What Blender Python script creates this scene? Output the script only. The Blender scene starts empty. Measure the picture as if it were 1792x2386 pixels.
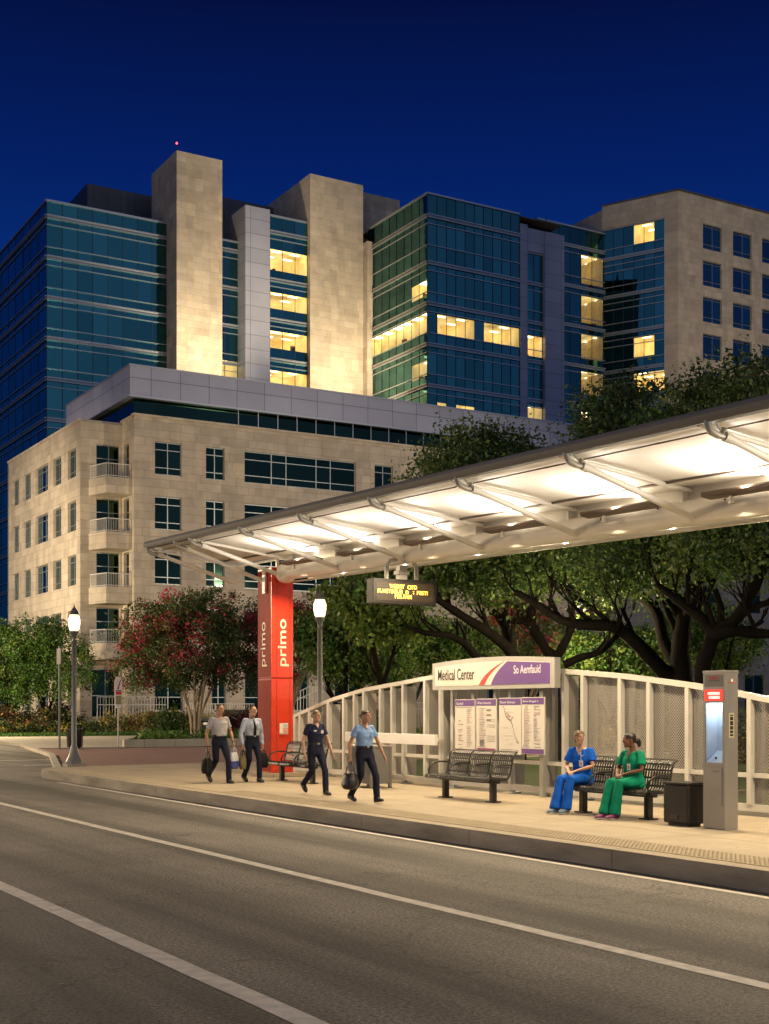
import bpy, bmesh, math, random
import numpy as np
from mathutils import Vector, Matrix, noise as mnoise
random.seed(7)
rng = np.random.default_rng(11)
SC = bpy.context.scene
COL = SC.collection
R = math.radians
TH = R(30.4); ST, CT = math.sin(TH), math.cos(TH)
FPX, CU, HV, HC = 3110.0, 896.0, 1650.0, 1.92

# ------------------------------------------------------------------ measuring helpers (metres from the survey of the photograph)
def P(u, v, d):                     # world point seen at (u, v) at depth d
    l = (u - CU) / FPX * d
    return Vector((d * ST + l * CT, d * CT - l * ST, HC + (HV - v) * d / FPX))
def on_y(u, Y):                     # depth and X where the sight line meets the plane y = Y
    r = (u - CU) / FPX
    d = Y / (CT - ST * r)
    return d, d * (ST + CT * r)
def on_x(u, X):
    r = (u - CU) / FPX
    d = X / (ST + CT * r)
    return d, d * (CT - ST * r)

# ------------------------------------------------------------------ materials
def mat(name, col, rough=0.6, metal=0.0, spec=0.5, var=0.0, vscale=3.0, bump=0.0, bscale=40.0, emit=None, estr=0.0, stretch=None, alpha=None, coat=0.0, detail=5):
    m = bpy.data.materials.new(name); m.use_nodes = True
    nt = m.node_tree; b = nt.nodes['Principled BSDF']
    b.inputs['Base Color'].default_value = (*col, 1)
    b.inputs['Roughness'].default_value = rough
    b.inputs['Metallic'].default_value = metal
    b.inputs['Specular IOR Level'].default_value = spec
    if coat: b.inputs['Coat Weight'].default_value = coat
    tc = nt.nodes.new('ShaderNodeTexCoord')
    mp = nt.nodes.new('ShaderNodeMapping')
    nt.links.new(tc.outputs['Object'], mp.inputs['Vector'])
    if stretch: mp.inputs['Scale'].default_value = stretch
    n = nt.nodes.new('ShaderNodeTexNoise'); n.inputs['Scale'].default_value = vscale; n.inputs['Detail'].default_value = detail
    nt.links.new(mp.outputs['Vector'], n.inputs['Vector'])
    if var > 0:
        mr = nt.nodes.new('ShaderNodeMapRange')
        mr.inputs['From Min'].default_value = 0.25; mr.inputs['From Max'].default_value = 0.75
        mr.inputs['To Min'].default_value = 1 - var; mr.inputs['To Max'].default_value = 1 + var
        nt.links.new(n.outputs['Fac'], mr.inputs['Value'])
        mx = nt.nodes.new('ShaderNodeVectorMath'); mx.operation = 'SCALE'
        mx.inputs[0].default_value = col
        nt.links.new(mr.outputs['Result'], mx.inputs['Scale'])
        nt.links.new(mx.outputs['Vector'], b.inputs['Base Color'])
        rr = nt.nodes.new('ShaderNodeMapRange')
        rr.inputs['To Min'].default_value = max(0.02, rough - 0.12); rr.inputs['To Max'].default_value = min(1, rough + 0.12)
        nt.links.new(n.outputs['Fac'], rr.inputs['Value']); nt.links.new(rr.outputs['Result'], b.inputs['Roughness'])
    if bump > 0:
        n2 = nt.nodes.new('ShaderNodeTexNoise'); n2.inputs['Scale'].default_value = bscale; n2.inputs['Detail'].default_value = 4
        nt.links.new(mp.outputs['Vector'], n2.inputs['Vector'])
        bp = nt.nodes.new('ShaderNodeBump'); bp.inputs['Strength'].default_value = bump; bp.inputs['Distance'].default_value = 0.02
        nt.links.new(n2.outputs['Fac'], bp.inputs['Height']); nt.links.new(bp.outputs['Normal'], b.inputs['Normal'])
    if emit:
        b.inputs['Emission Color'].default_value = (*emit, 1); b.inputs['Emission Strength'].default_value = estr
    return m

def stone_mat(name, c1, c2, mortar, bw=1.5, bh=0.62, axis='xy'):
    """random-coursed limestone panels: brick pattern on (x+y, z) in object space"""
    m = bpy.data.materials.new(name); m.use_nodes = True
    nt = m.node_tree; b = nt.nodes['Principled BSDF']; L = nt.links.new
    tc = nt.nodes.new('ShaderNodeTexCoord'); sp = nt.nodes.new('ShaderNodeSeparateXYZ'); L(tc.outputs['Object'], sp.inputs[0])
    ad = nt.nodes.new('ShaderNodeMath'); ad.operation = 'ADD'; L(sp.outputs['X'], ad.inputs[0]); L(sp.outputs['Y'], ad.inputs[1])
    cb = nt.nodes.new('ShaderNodeCombineXYZ'); L(ad.outputs[0], cb.inputs['X']); L(sp.outputs['Z'], cb.inputs['Y'])
    br = nt.nodes.new('ShaderNodeTexBrick'); L(cb.outputs[0], br.inputs['Vector'])
    br.inputs['Color1'].default_value = (*c1, 1); br.inputs['Color2'].default_value = (*c2, 1); br.inputs['Mortar'].default_value = (*mortar, 1)
    br.inputs['Scale'].default_value = 1.0; br.inputs['Mortar Size'].default_value = 0.018; br.inputs['Mortar Smooth'].default_value = 0.3
    br.inputs['Brick Width'].default_value = bw; br.inputs['Row Height'].default_value = bh
    br.offset = 0.37; br.squash = 1.45; br.squash_frequency = 3; br.offset_frequency = 2
    n = nt.nodes.new('ShaderNodeTexNoise'); n.inputs['Scale'].default_value = 0.55; n.inputs['Detail'].default_value = 8; n.inputs['Roughness'].default_value = 0.7
    L(tc.outputs['Object'], n.inputs['Vector'])
    # a second brick pattern, larger panels, only varies tone
    b2 = nt.nodes.new('ShaderNodeTexBrick'); L(cb.outputs[0], b2.inputs['Vector'])
    b2.inputs['Color1'].default_value = (0.86, 0.86, 0.86, 1); b2.inputs['Color2'].default_value = (1.1, 1.08, 1.05, 1); b2.inputs['Mortar'].default_value = (0.95, 0.95, 0.95, 1)
    b2.inputs['Scale'].default_value = 1.0; b2.inputs['Brick Width'].default_value = bw * 0.47; b2.inputs['Row Height'].default_value = bh * 2; b2.inputs['Mortar Size'].default_value = 0.012
    b2.offset = 0.21
    mr = nt.nodes.new('ShaderNodeMapRange'); mr.inputs['From Min'].default_value = 0.3; mr.inputs['From Max'].default_value = 0.7
    mr.inputs['To Min'].default_value = 0.8; mr.inputs['To Max'].default_value = 1.15; L(n.outputs['Fac'], mr.inputs['Value'])
    v1 = nt.nodes.new('ShaderNodeVectorMath'); v1.operation = 'MULTIPLY'; L(br.outputs['Color'], v1.inputs[0]); L(b2.outputs['Color'], v1.inputs[1])
    v2 = nt.nodes.new('ShaderNodeVectorMath'); v2.operation = 'SCALE'; L(v1.outputs[0], v2.inputs[0]); L(mr.outputs[0], v2.inputs['Scale'])
    L(v2.outputs[0], b.inputs['Base Color'])
    bp = nt.nodes.new('ShaderNodeBump'); bp.inputs['Strength'].default_value = 0.35; bp.inputs['Distance'].default_value = 0.03
    L(br.outputs['Fac'], bp.inputs['Height']); bp.invert = True; L(bp.outputs[0], b.inputs['Normal'])
    b.inputs['Roughness'].default_value = 0.8; b.inputs['Specular IOR Level'].default_value = 0.3
    return m

def panel_mat(name, col, pw, ph, metal=0.3, rough=0.45):
    """metal cladding panels with thin joints"""
    m = bpy.data.materials.new(name); m.use_nodes = True
    nt = m.node_tree; b = nt.nodes['Principled BSDF']; L = nt.links.new
    tc = nt.nodes.new('ShaderNodeTexCoord'); sp = nt.nodes.new('ShaderNodeSeparateXYZ'); L(tc.outputs['Object'], sp.inputs[0])
    ad = nt.nodes.new('ShaderNodeMath'); ad.operation = 'ADD'; L(sp.outputs['X'], ad.inputs[0]); L(sp.outputs['Y'], ad.inputs[1])
    cb = nt.nodes.new('ShaderNodeCombineXYZ'); L(ad.outputs[0], cb.inputs['X']); L(sp.outputs['Z'], cb.inputs['Y'])
    br = nt.nodes.new('ShaderNodeTexBrick'); L(cb.outputs[0], br.inputs['Vector'])
    c = col
    br.inputs['Color1'].default_value = (c[0]*.92, c[1]*.92, c[2]*.92, 1); br.inputs['Color2'].default_value = (c[0]*1.06, c[1]*1.06, c[2]*1.06, 1)
    br.inputs['Mortar'].default_value = (c[0]*.35, c[1]*.35, c[2]*.35, 1)
    br.inputs['Scale'].default_value = 1; br.inputs['Mortar Size'].default_value = 0.025; br.inputs['Brick Width'].default_value = pw; br.inputs['Row Height'].default_value = ph
    br.offset = 0.0
    n = nt.nodes.new('ShaderNodeTexNoise'); n.inputs['Scale'].default_value = 0.4; n.inputs['Detail'].default_value = 6; L(tc.outputs['Object'], n.inputs['Vector'])
    mr = nt.nodes.new('ShaderNodeMapRange'); mr.inputs['To Min'].default_value = 0.85; mr.inputs['To Max'].default_value = 1.15; L(n.outputs['Fac'], mr.inputs['Value'])
    v2 = nt.nodes.new('ShaderNodeVectorMath'); v2.operation = 'SCALE'; L(br.outputs['Color'], v2.inputs[0]); L(mr.outputs[0], v2.inputs['Scale'])
    L(v2.outputs[0], b.inputs['Base Color'])
    b.inputs['Metallic'].default_value = metal; b.inputs['Roughness'].default_value = rough
    return m

def glass_mat(name, col, metal=0.35, rough=0.04, pw=1.5, ph=1.0):
    """coated facade glass; every pane a slightly different tone"""
    m = bpy.data.materials.new(name); m.use_nodes = True
    nt = m.node_tree; b = nt.nodes['Principled BSDF']; L = nt.links.new
    g = nt.nodes.new('ShaderNodeNewGeometry')
    mr = nt.nodes.new('ShaderNodeMapRange'); mr.inputs['To Min'].default_value = 0.78; mr.inputs['To Max'].default_value = 1.2
    L(g.outputs['Random Per Island'], mr.inputs['Value'])
    v = nt.nodes.new('ShaderNodeVectorMath'); v.operation = 'SCALE'; v.inputs[0].default_value = col; L(mr.outputs[0], v.inputs['Scale'])
    L(v.outputs[0], b.inputs['Base Color'])
    b.inputs['Metallic'].default_value = metal; b.inputs['Roughness'].default_value = rough
    n = nt.nodes.new('ShaderNodeTexNoise'); n.inputs['Scale'].default_value = 0.5; tc = nt.nodes.new('ShaderNodeTexCoord'); L(tc.outputs['Object'], n.inputs['Vector'])
    bp = nt.nodes.new('ShaderNodeBump'); bp.inputs['Strength'].default_value = 0.05; bp.inputs['Distance'].default_value = 0.1; L(n.outputs['Fac'], bp.inputs['Height']); L(bp.outputs[0], b.inputs['Normal'])
    return m

def clear_mat(name, tint=(0.9, 0.95, 0.95), gloss=0.08, frost=0.0, frostcol=(0.6, 0.6, 0.6)):
    m = bpy.data.materials.new(name); m.use_nodes = True
    nt = m.node_tree; L = nt.links.new
    for n in list(nt.nodes):
        if n.type == 'BSDF_PRINCIPLED': nt.nodes.remove(n)
    out = nt.nodes['Material Output']
    t = nt.nodes.new('ShaderNodeBsdfTransparent'); t.inputs[0].default_value = (*tint, 1)
    g = nt.nodes.new('ShaderNodeBsdfGlossy'); g.inputs['Roughness'].default_value = 0.05
    mx = nt.nodes.new('ShaderNodeMixShader'); mx.inputs[0].default_value = gloss
    L(t.outputs[0], mx.inputs[1]); L(g.outputs[0], mx.inputs[2]); last = mx
    if frost:
        d = nt.nodes.new('ShaderNodeBsdfDiffuse'); d.inputs[0].default_value = (*frostcol, 1)
        m2 = nt.nodes.new('ShaderNodeMixShader'); m2.inputs[0].default_value = frost
        L(last.outputs[0], m2.inputs[1]); L(d.outputs[0], m2.inputs[2]); last = m2
    L(last.outputs[0], out.inputs[0])
    return m

def mesh_mat(name, col, sc=26.0, hole=0.30):
    """perforated sheet: rows of round holes"""
    m = bpy.data.materials.new(name); m.use_nodes = True
    nt = m.node_tree; L = nt.links.new; b = nt.nodes['Principled BSDF']; out = nt.nodes['Material Output']
    b.inputs['Base Color'].default_value = (*col, 1); b.inputs['Roughness'].default_value = 0.5
    tc = nt.nodes.new('ShaderNodeTexCoord'); mp = nt.nodes.new('ShaderNodeMapping'); L(tc.outputs['Object'], mp.inputs[0])
    mp.inputs['Rotation'].default_value = (R(45), 0, 0); mp.inputs['Scale'].default_value = (0, sc, sc)
    fr = nt.nodes.new('ShaderNodeVectorMath'); fr.operation = 'FRACTION'; L(mp.outputs[0], fr.inputs[0])
    sb = nt.nodes.new('ShaderNodeVectorMath'); sb.operation = 'SUBTRACT'; L(fr.outputs[0], sb.inputs[0]); sb.inputs[1].default_value = (0, .5, .5)
    ln = nt.nodes.new('ShaderNodeVectorMath'); ln.operation = 'LENGTH'; L(sb.outputs[0], ln.inputs[0])
    lt = nt.nodes.new('ShaderNodeMath'); lt.operation = 'LESS_THAN'; lt.inputs[1].default_value = hole; L(ln.outputs['Value'], lt.inputs[0])
    t = nt.nodes.new('ShaderNodeBsdfTransparent'); mx = nt.nodes.new('ShaderNodeMixShader')
    L(lt.outputs[0], mx.inputs[0]); L(b.outputs[0], mx.inputs[1]); L(t.outputs[0], mx.inputs[2]); L(mx.outputs[0], out.inputs[0])
    return m

def leaf_mat(name, col, var=0.45):
    m = bpy.data.materials.new(name); m.use_nodes = True
    nt = m.node_tree; L = nt.links.new; out = nt.nodes['Material Output']
    for n in list(nt.nodes):
        if n.type == 'BSDF_PRINCIPLED': nt.nodes.remove(n)
    g = nt.nodes.new('ShaderNodeNewGeometry')
    mr = nt.nodes.new('ShaderNodeMapRange'); mr.inputs['To Min'].default_value = 1 - var; mr.inputs['To Max'].default_value = 1 + var; L(g.outputs['Random Per Island'], mr.inputs['Value'])
    v = nt.nodes.new('ShaderNodeVectorMath'); v.operation = 'SCALE'; v.inputs[0].default_value = col; L(mr.outputs[0], v.inputs['Scale'])
    d = nt.nodes.new('ShaderNodeBsdfDiffuse'); L(v.outputs[0], d.inputs[0])
    t = nt.nodes.new('ShaderNodeBsdfTranslucent'); L(v.outputs[0], t.inputs[0])
    gl = nt.nodes.new('ShaderNodeBsdfGlossy'); gl.inputs['Roughness'].default_value = 0.45; gl.inputs[0].default_value = (.6, .6, .6, 1)
    mx = nt.nodes.new('ShaderNodeMixShader'); mx.inputs[0].default_value = 0.35; L(d.outputs[0], mx.inputs[1]); L(t.outputs[0], mx.inputs[2])
    m2 = nt.nodes.new('ShaderNodeMixShader'); m2.inputs[0].default_value = 0.05; L(mx.outputs[0], m2.inputs[1]); L(gl.outputs[0], m2.inputs[2])
    L(m2.outputs[0], out.inputs[0])
    return m

def room_mat(name, col, strength):
    """inside surface of a lit room, unevenly bright, panels on the wall"""
    m = bpy.data.materials.new(name); m.use_nodes = True
    nt = m.node_tree; L = nt.links.new; b = nt.nodes['Principled BSDF']
    b.inputs['Base Color'].default_value = (*col, 1); b.inputs['Roughness'].default_value = 0.8
    tc = nt.nodes.new('ShaderNodeTexCoord'); n = nt.nodes.new('ShaderNodeTexNoise'); n.inputs['Scale'].default_value = 0.5; n.inputs['Detail'].default_value = 3; L(tc.outputs['Object'], n.inputs['Vector'])
    g = nt.nodes.new('ShaderNodeNewGeometry')
    mr = nt.nodes.new('ShaderNodeMapRange'); mr.inputs['From Min'].default_value = .3; mr.inputs['From Max'].default_value = .7; mr.inputs['To Min'].default_value = strength * 0.25; mr.inputs['To Max'].default_value = strength * 1.5
    L(n.outputs['Fac'], mr.inputs['Value'])
    m3 = nt.nodes.new('ShaderNodeMapRange'); m3.inputs['To Min'].default_value = .55; m3.inputs['To Max'].default_value = 1.2; L(g.outputs['Random Per Island'], m3.inputs['Value'])
    mu = nt.nodes.new('ShaderNodeMath'); mu.operation = 'MULTIPLY'; L(mr.outputs[0], mu.inputs[0]); L(m3.outputs[0], mu.inputs[1])
    b.inputs['Emission Color'].default_value = (*col, 1); L(mu.outputs[0], b.inputs['Emission Strength'])
    return m

# ------------------------------------------------------------------ mesh builder
class MB:
    def __init__(s): s.v = []; s.f = []; s.m = []
    def add(s, vs, fs, m=0):
        o = len(s.v); s.v.extend([tuple(p) for p in vs]); s.f.extend([tuple(i + o for i in f) for f in fs]); s.m.extend([m] * len(fs))
        return s
    def box(s, x0, x1, y0, y1, z0, z1, m=0):
        return s.add([(x0,y0,z0),(x1,y0,z0),(x1,y1,z0),(x0,y1,z0),(x0,y0,z1),(x1,y0,z1),(x1,y1,z1),(x0,y1,z1)],
                     [(0,3,2,1),(4,5,6,7),(0,1,5,4),(1,2,6,5),(2,3,7,6),(3,0,4,7)], m)
    def fbox(s, o, a, b, c, m=0):   # box from corner o with edge vectors a, b, c
        o, a, b, c = Vector(o), Vector(a), Vector(b), Vector(c)
        return s.add([o, o+a, o+a+b, o+b, o+c, o+a+c, o+a+b+c, o+b+c], [(0,3,2,1),(4,5,6,7),(0,1,5,4),(1,2,6,5),(2,3,7,6),(3,0,4,7)], m)
    def quad(s, a, b, c, d, m=0): return s.add([a, b, c, d], [(0,1,2,3)], m)
    def prism(s, poly, vec, m=0):
        n = len(poly); vec = Vector(vec); a = [Vector(p) for p in poly]; b = [p + vec for p in a]
        fs = [tuple(range(n))[::-1], tuple(range(n, 2*n))] + [(i, (i+1) % n, n + (i+1) % n, n + i) for i in range(n)]
        return s.add(a + b, fs, m)
    def tube(s, pts, r, n=8, m=0, cap=True, up=None, flat=1.0):
        pts = [Vector(p) for p in pts]; k = len(pts); rr = r if isinstance(r, (list, tuple)) else [r] * k
        vs = []; prev = None
        for i, p in enumerate(pts):
            t = (pts[min(i+1, k-1)] - pts[max(i-1, 0)])
            if t.length < 1e-9: t = Vector((0,0,1))
            t.normalize()
            if prev is None:
                ref = Vector(up) if up else (Vector((0,0,1)) if abs(t.z) < 0.9 else Vector((1,0,0)))
                x = ref.cross(t).normalized()
            else:
                x = (prev - t * prev.dot(t)).normalized()
            prev = x; y = t.cross(x)
            for j in range(n):
                a = 2*math.pi*j/n
                vs.append(p + x * (math.cos(a) * rr[i]) + y * (math.sin(a) * rr[i] * flat))
        fs = [(i*n+j, i*n+(j+1) % n, (i+1)*n+(j+1) % n, (i+1)*n+j) for i in range(k-1) for j in range(n)]
        if cap: fs += [tuple(range(n))[::-1], tuple(range((k-1)*n, k*n))]
        return s.add(vs, fs, m)
    def loft(s, rings, m=0, cap=True):
        n = len(rings[0]); vs = [p for r in rings for p in r]; k = len(rings)
        fs = [(i*n+j, i*n+(j+1) % n, (i+1)*n+(j+1) % n, (i+1)*n+j) for i in range(k-1) for j in range(n)]
        if cap: fs += [tuple(range(n))[::-1], tuple(range((k-1)*n, k*n))]
        return s.add(vs, fs, m)
    def lathe(s, prof, n=16, c=(0,0,0), m=0):
        rings = [[(c[0] + r*math.cos(2*math.pi*j/n), c[1] + r*math.sin(2*math.pi*j/n), c[2] + z) for j in range(n)] for r, z in prof]
        return s.loft(rings, m)
    def ball(s, c, rx, ry, rz, n=10, k=7, m=0):
        prof = [(math.sin(math.pi*(i+.02)/(k-.96)), -math.cos(math.pi*(i+.02)/(k-.96))) for i in range(k)]
        rings = [[(c[0] + rx*r*math.cos(2*math.pi*j/n), c[1] + ry*r*math.sin(2*math.pi*j/n), c[2] + rz*z) for j in range(n)] for r, z in prof]
        return s.loft(rings, m)
    def build(s, name, mats, parent=None, world=True, smooth=False, bevel=0.0, angle=40):
        """world=True: vertices are in world space and are moved into the parent's space (unrotated parents)"""
        me = bpy.data.meshes.new(name)
        off = Vector((0,0,0))
        if parent is not None and world:
            q = parent
            while q is not None: off += q.location; q = q.parent
        vs = [(p[0]-off.x, p[1]-off.y, p[2]-off.z) for p in s.v] if off.length > 0 else s.v
        me.from_pydata(vs, [], s.f); 
        if not isinstance(mats, (list, tuple)): mats = [mats]
        for mm in mats: me.materials.append(mm)
        if len(mats) > 1: me.polygons.foreach_set('material_index', s.m)
        if smooth:
            me.polygons.foreach_set('use_smooth', [True]*len(me.polygons)); me.set_sharp_from_angle(angle=R(angle))
        me.update()
        o = bpy.data.objects.new(name, me); COL.objects.link(o)
        if parent is not None: o.parent = parent
        if bevel:
            bv = o.modifiers.new('b', 'BEVEL'); bv.width = bevel; bv.segments = 2; bv.limit_method = 'ANGLE'; bv.angle_limit = R(50)
        return o

def tag(o, label=None, cat=None, group=None, kind=None):
    if label: o['label'] = label
    if cat: o['category'] = cat
    if group: o['group'] = group
    if kind: o['kind'] = kind
    return o
def thing(name, label, cat, loc=(0,0,0), rz=0.0, group=None):
    o = bpy.data.objects.new(name, None); COL.objects.link(o); o.location = loc; o.rotation_euler = (0,0,rz); o.empty_display_size = 0.2
    return tag(o, label, cat, group)
def copy_tree(o, parent=None):
    c = o.copy(); COL.objects.link(c)
    if parent is not None: c.parent = parent
    for ch in list(o.children): copy_tree(ch, c)
    return c

TMP = bpy.data.scenes.new('workbench')      # scratch scene for evaluating modifiers, removed at the end
def evaluated(o):
    TMP.collection.objects.link(o); dg = TMP.view_layers[0].depsgraph; dg.update()
    return bpy.data.meshes.new_from_object(o.evaluated_get(dg))
def text_geo(s, bold=0.0):
    cu = bpy.data.curves.new('lettering', 'FONT'); cu.body = s; cu.resolution_u = 3; cu.offset = bold
    o = bpy.data.objects.new('lettering', cu); me = evaluated(o)
    vs = [v.co.copy() for v in me.vertices]; fs = [tuple(p.vertices) for p in me.polygons]
    bpy.data.objects.remove(o); bpy.data.meshes.remove(me); bpy.data.curves.remove(cu)
    return vs, fs
def text(mb, s, org, xd, yd, w, h, m=0, bold=0.0, lift=0.003):
    """lettering filling the box of width w and height h that starts at org (lower left)"""
    vs, fs = text_geo(s, bold)
    x0 = min(v.x for v in vs); x1 = max(v.x for v in vs); y0 = min(v.y for v in vs); y1 = max(v.y for v in vs)
    org, xd, yd = Vector(org), Vector(xd), Vector(yd); nn = xd.cross(yd).normalized() * lift
    mb.add([org + xd * ((v.x-x0)/(x1-x0)*w) + yd * ((v.y-y0)/(y1-y0)*h) + nn for v in vs], fs, m)

# ------------------------------------------------------------------ leaves
def leaves(name, pts, size, mats, parent=None, wts=None, aspect=0.5, jitter=0.35, droop=0.0):
    """many small leaf-shaped faces, one at each point"""
    n = len(pts); pts = np.asarray(pts, float)
    off = np.zeros(3)
    q = parent
    while q is not None: off += np.array(q.location); q = q.parent
    a = rng.normal(size=(n,3)); a[:,2] -= droop; a /= np.linalg.norm(a, axis=1)[:,None]
    b = rng.normal(size=(n,3)); b -= (b*a).sum(1)[:,None]*a; b /= np.linalg.norm(b, axis=1)[:,None]
    s = size * (1 + jitter*rng.normal(size=n)).clip(0.35, 2)
    c = pts - off
    nrm = np.cross(a, b)
    V = np.empty((n,4,3)); V[:,0] = c - a*(s*.5)[:,None]; V[:,2] = c + a*(s*.5)[:,None]
    V[:,1] = c + b*(s*.5*aspect)[:,None] + nrm*(s*.08)[:,None]; V[:,3] = c - b*(s*.5*aspect)[:,None] + nrm*(s*.08)[:,None]
    me = bpy.data.meshes.new(name)
    me.vertices.add(n*4); me.vertices.foreach_set('co', V.reshape(-1))
    me.loops.add(n*4); me.loops.foreach_set('vertex_index', np.arange(n*4))
    me.polygons.add(n); me.polygons.foreach_set('loop_start', np.arange(n)*4)
    for mm in mats: me.materials.append(mm)
    if len(mats) > 1:
        if wts is None: wts = np.ones(len(mats))/len(mats)
        if np.ndim(wts) == 1 and len(wts) == len(mats): idx = rng.choice(len(mats), n, p=np.array(wts)/np.sum(wts))
        else: idx = np.asarray(wts)
        me.polygons.foreach_set('material_index', idx[:n].astype(np.int32).reshape(-1) if hasattr(idx,'astype') else idx)
    me.update(calc_edges=True); me.validate()
    o = bpy.data.objects.new(name, me); COL.objects.link(o)
    if parent is not None: o.parent = parent
    return o
def clump_points(ells, n_cl, per, cr, shell=0.55, flat=0.7):
    """leaf positions: clusters scattered through ellipsoids (cx,cy,cz,rx,ry,rz), denser to the outside; returns points and the cluster number"""
    vol = np.array([e[3]*e[4]*e[5] for e in ells]); pr = vol/vol.sum()
    ids = rng.choice(len(ells), n_cl, p=pr)
    E = np.array(ells)[ids]
    d = rng.normal(size=(n_cl,3)); d /= np.linalg.norm(d,axis=1)[:,None]
    rad = (shell + (1-shell)*rng.random(n_cl))**0.6
    rad = np.where(rng.random(n_cl) < 0.25, rng.random(n_cl), rad)
    c = E[:,:3] + d*E[:,3:]*rad[:,None]
    r = cr*(0.6+0.8*rng.random(n_cl))
    k = np.repeat(np.arange(n_cl), per)
    g = rng.normal(size=(n_cl*per,3))*np.array([1,1,flat])*0.5
    p = c[k] + g*r[k][:,None]
    return p, k, c
# ================================================================== world, camera, render
SC.render.engine = 'CYCLES'
SC.cycles.use_denoising = True
try: SC.cycles.denoiser = 'OPENIMAGEDENOISE'
except Exception: pass
SC.cycles.max_bounces = 7; SC.cycles.diffuse_bounces = 4; SC.cycles.glossy_bounces = 4; SC.cycles.transparent_max_bounces = 24
SC.cycles.sample_clamp_indirect = 4.0; SC.cycles.caustics_reflective = False; SC.cycles.caustics_refractive = False
SC.view_settings.view_transform = 'Standard'; SC.view_settings.look = 'None'; SC.view_settings.gamma = 1.0; SC.view_settings.exposure = 0.0
W = bpy.data.worlds.new("World"); SC.world = W; W.use_nodes = True
nt = W.node_tree; L = nt.links.new; bg = nt.nodes['Background']
tc = nt.nodes.new('ShaderNodeTexCoord'); sp = nt.nodes.new('ShaderNodeSeparateXYZ'); L(tc.outputs['Generated'], sp.inputs[0])
rp = nt.nodes.new('ShaderNodeValToRGB'); L(sp.outputs['Z'], rp.inputs[0])
cr = rp.color_ramp; cr.elements[0].position = 0.0; cr.elements[0].color = (0.006, 0.036, 0.10, 1)
cr.elements[1].position = 1.0; cr.elements[1].color = (0.0006, 0.004, 0.035, 1)
for p_, c_ in ((0.30, (0.0013, 0.0235, 0.170, 1)), (0.38, (0.0007, 0.0125, 0.115, 1)), (0.47, (0.0006, 0.0045, 0.048, 1))):
    e = cr.elements.new(p_); e.color = c_
# afterglow low in the west, behind the camera
dt = nt.nodes.new('ShaderNodeVectorMath'); dt.operation = 'DOT_PRODUCT'; L(tc.outputs['Generated'], dt.inputs[0]); dt.inputs[1].default_value = (-0.42, -0.88, 0.22)
mr = nt.nodes.new('ShaderNodeMapRange'); mr.interpolation_type = 'SMOOTHSTEP'; mr.inputs['From Min'].default_value = 0.1; mr.inputs['From Max'].default_value = 1.0; mr.inputs['To Max'].default_value = 1.0
L(dt.outputs['Value'], mr.inputs['Value'])
gl = nt.nodes.new('ShaderNodeVectorMath'); gl.operation = 'SCALE'; gl.inputs[0].default_value = (0.165, 0.185, 0.235); L(mr.outputs[0], gl.inputs['Scale'])
sk = nt.nodes.new('ShaderNodeTexSky'); sk.sky_type = 'NISHITA'; sk.sun_disc = False; sk.sun_elevation = R(-3.5); sk.sun_rotation = R(205)
s2 = nt.nodes.new('ShaderNodeVectorMath'); s2.operation = 'SCALE'; s2.inputs['Scale'].default_value = 0.02; L(sk.outputs[0], s2.inputs[0])
a1 = nt.nodes.new('ShaderNodeVectorMath'); L(rp.outputs[0], a1.inputs[0]); L(gl.outputs[0], a1.inputs[1])
a2 = nt.nodes.new('ShaderNodeVectorMath'); L(a1.outputs[0], a2.inputs[0]); L(s2.outputs[0], a2.inputs[1])
L(a2.outputs[0], bg.inputs[0]); bg.inputs[1].default_value = 1.0

cam = bpy.data.objects.new('camera', bpy.data.cameras.new('camera')); COL.objects.link(cam); SC.camera = cam
cam.location = (0, 0, HC); cam.rotation_euler = (R(90), 0, -TH)
cam.data.sensor_fit = 'HORIZONTAL'; cam.data.sensor_width = 36; cam.data.lens = FPX/1792*36
cam.data.shift_y = (HV-1193)/1792; cam.data.clip_end = 3000; cam.data.clip_start = 0.1

def light(kind, name, loc, power, col, aim=None, **kw):
    l = bpy.data.lights.new(name, kind); l.energy = power; l.color = col
    for k, v in kw.items(): setattr(l, k, v)
    o = bpy.data.objects.new(name, l); COL.objects.link(o); o.location = loc
    if aim is not None:
        o.rotation_euler = (Vector(aim) - Vector(loc)).to_track_quat('-Z', 'Y').to_euler()
    return o

# ================================================================== shared materials
WARM = (1.0, 0.80, 0.52)
M_stone = stone_mat('limestone', (0.41, 0.355, 0.275), (0.475, 0.415, 0.33), (0.30, 0.26, 0.20))
M_stone_big = stone_mat('limestone_large', (0.43, 0.37, 0.285), (0.49, 0.43, 0.34), (0.35, 0.30, 0.23), 1.9, 0.70)
M_clad = panel_mat('grey_cladding', (0.34, 0.355, 0.43), 2.4, 1.6)
M_clad_dark = panel_mat('dark_louvre', (0.10, 0.105, 0.12), 1.6, 8.0, 0.4, 0.6)
M_cwglass = glass_mat('curtain_glass', (0.06, 0.235, 0.215), 1.0)
M_cwglass2 = glass_mat('curtain_glass_green', (0.05, 0.17, 0.165), 1.0)
M_winglass = glass_mat('window_glass', (0.03, 0.065, 0.042), 1.0)
M_winblue = glass_mat('window_glass_blue', (0.06, 0.17, 0.19), 1.0)
M_mull = mat('mullion_aluminium', (0.50, 0.52, 0.52), 0.35, 0.8)
M_mulldark = mat('mullion_dark', (0.03, 0.05, 0.06), 0.4, 0.5)
M_frame = mat('window_frame_metal', (0.30, 0.33, 0.33), 0.4, 0.6)
M_roof = mat('roof_gravel', (0.12, 0.11, 0.10), 0.9, var=0.2)
M_room = room_mat('lit_room_wall', (0.95, 0.74, 0.30), 0.55)
M_roomdim = room_mat('lit_room_wall_dim', (0.95, 0.80, 0.42), 0.30)
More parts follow.
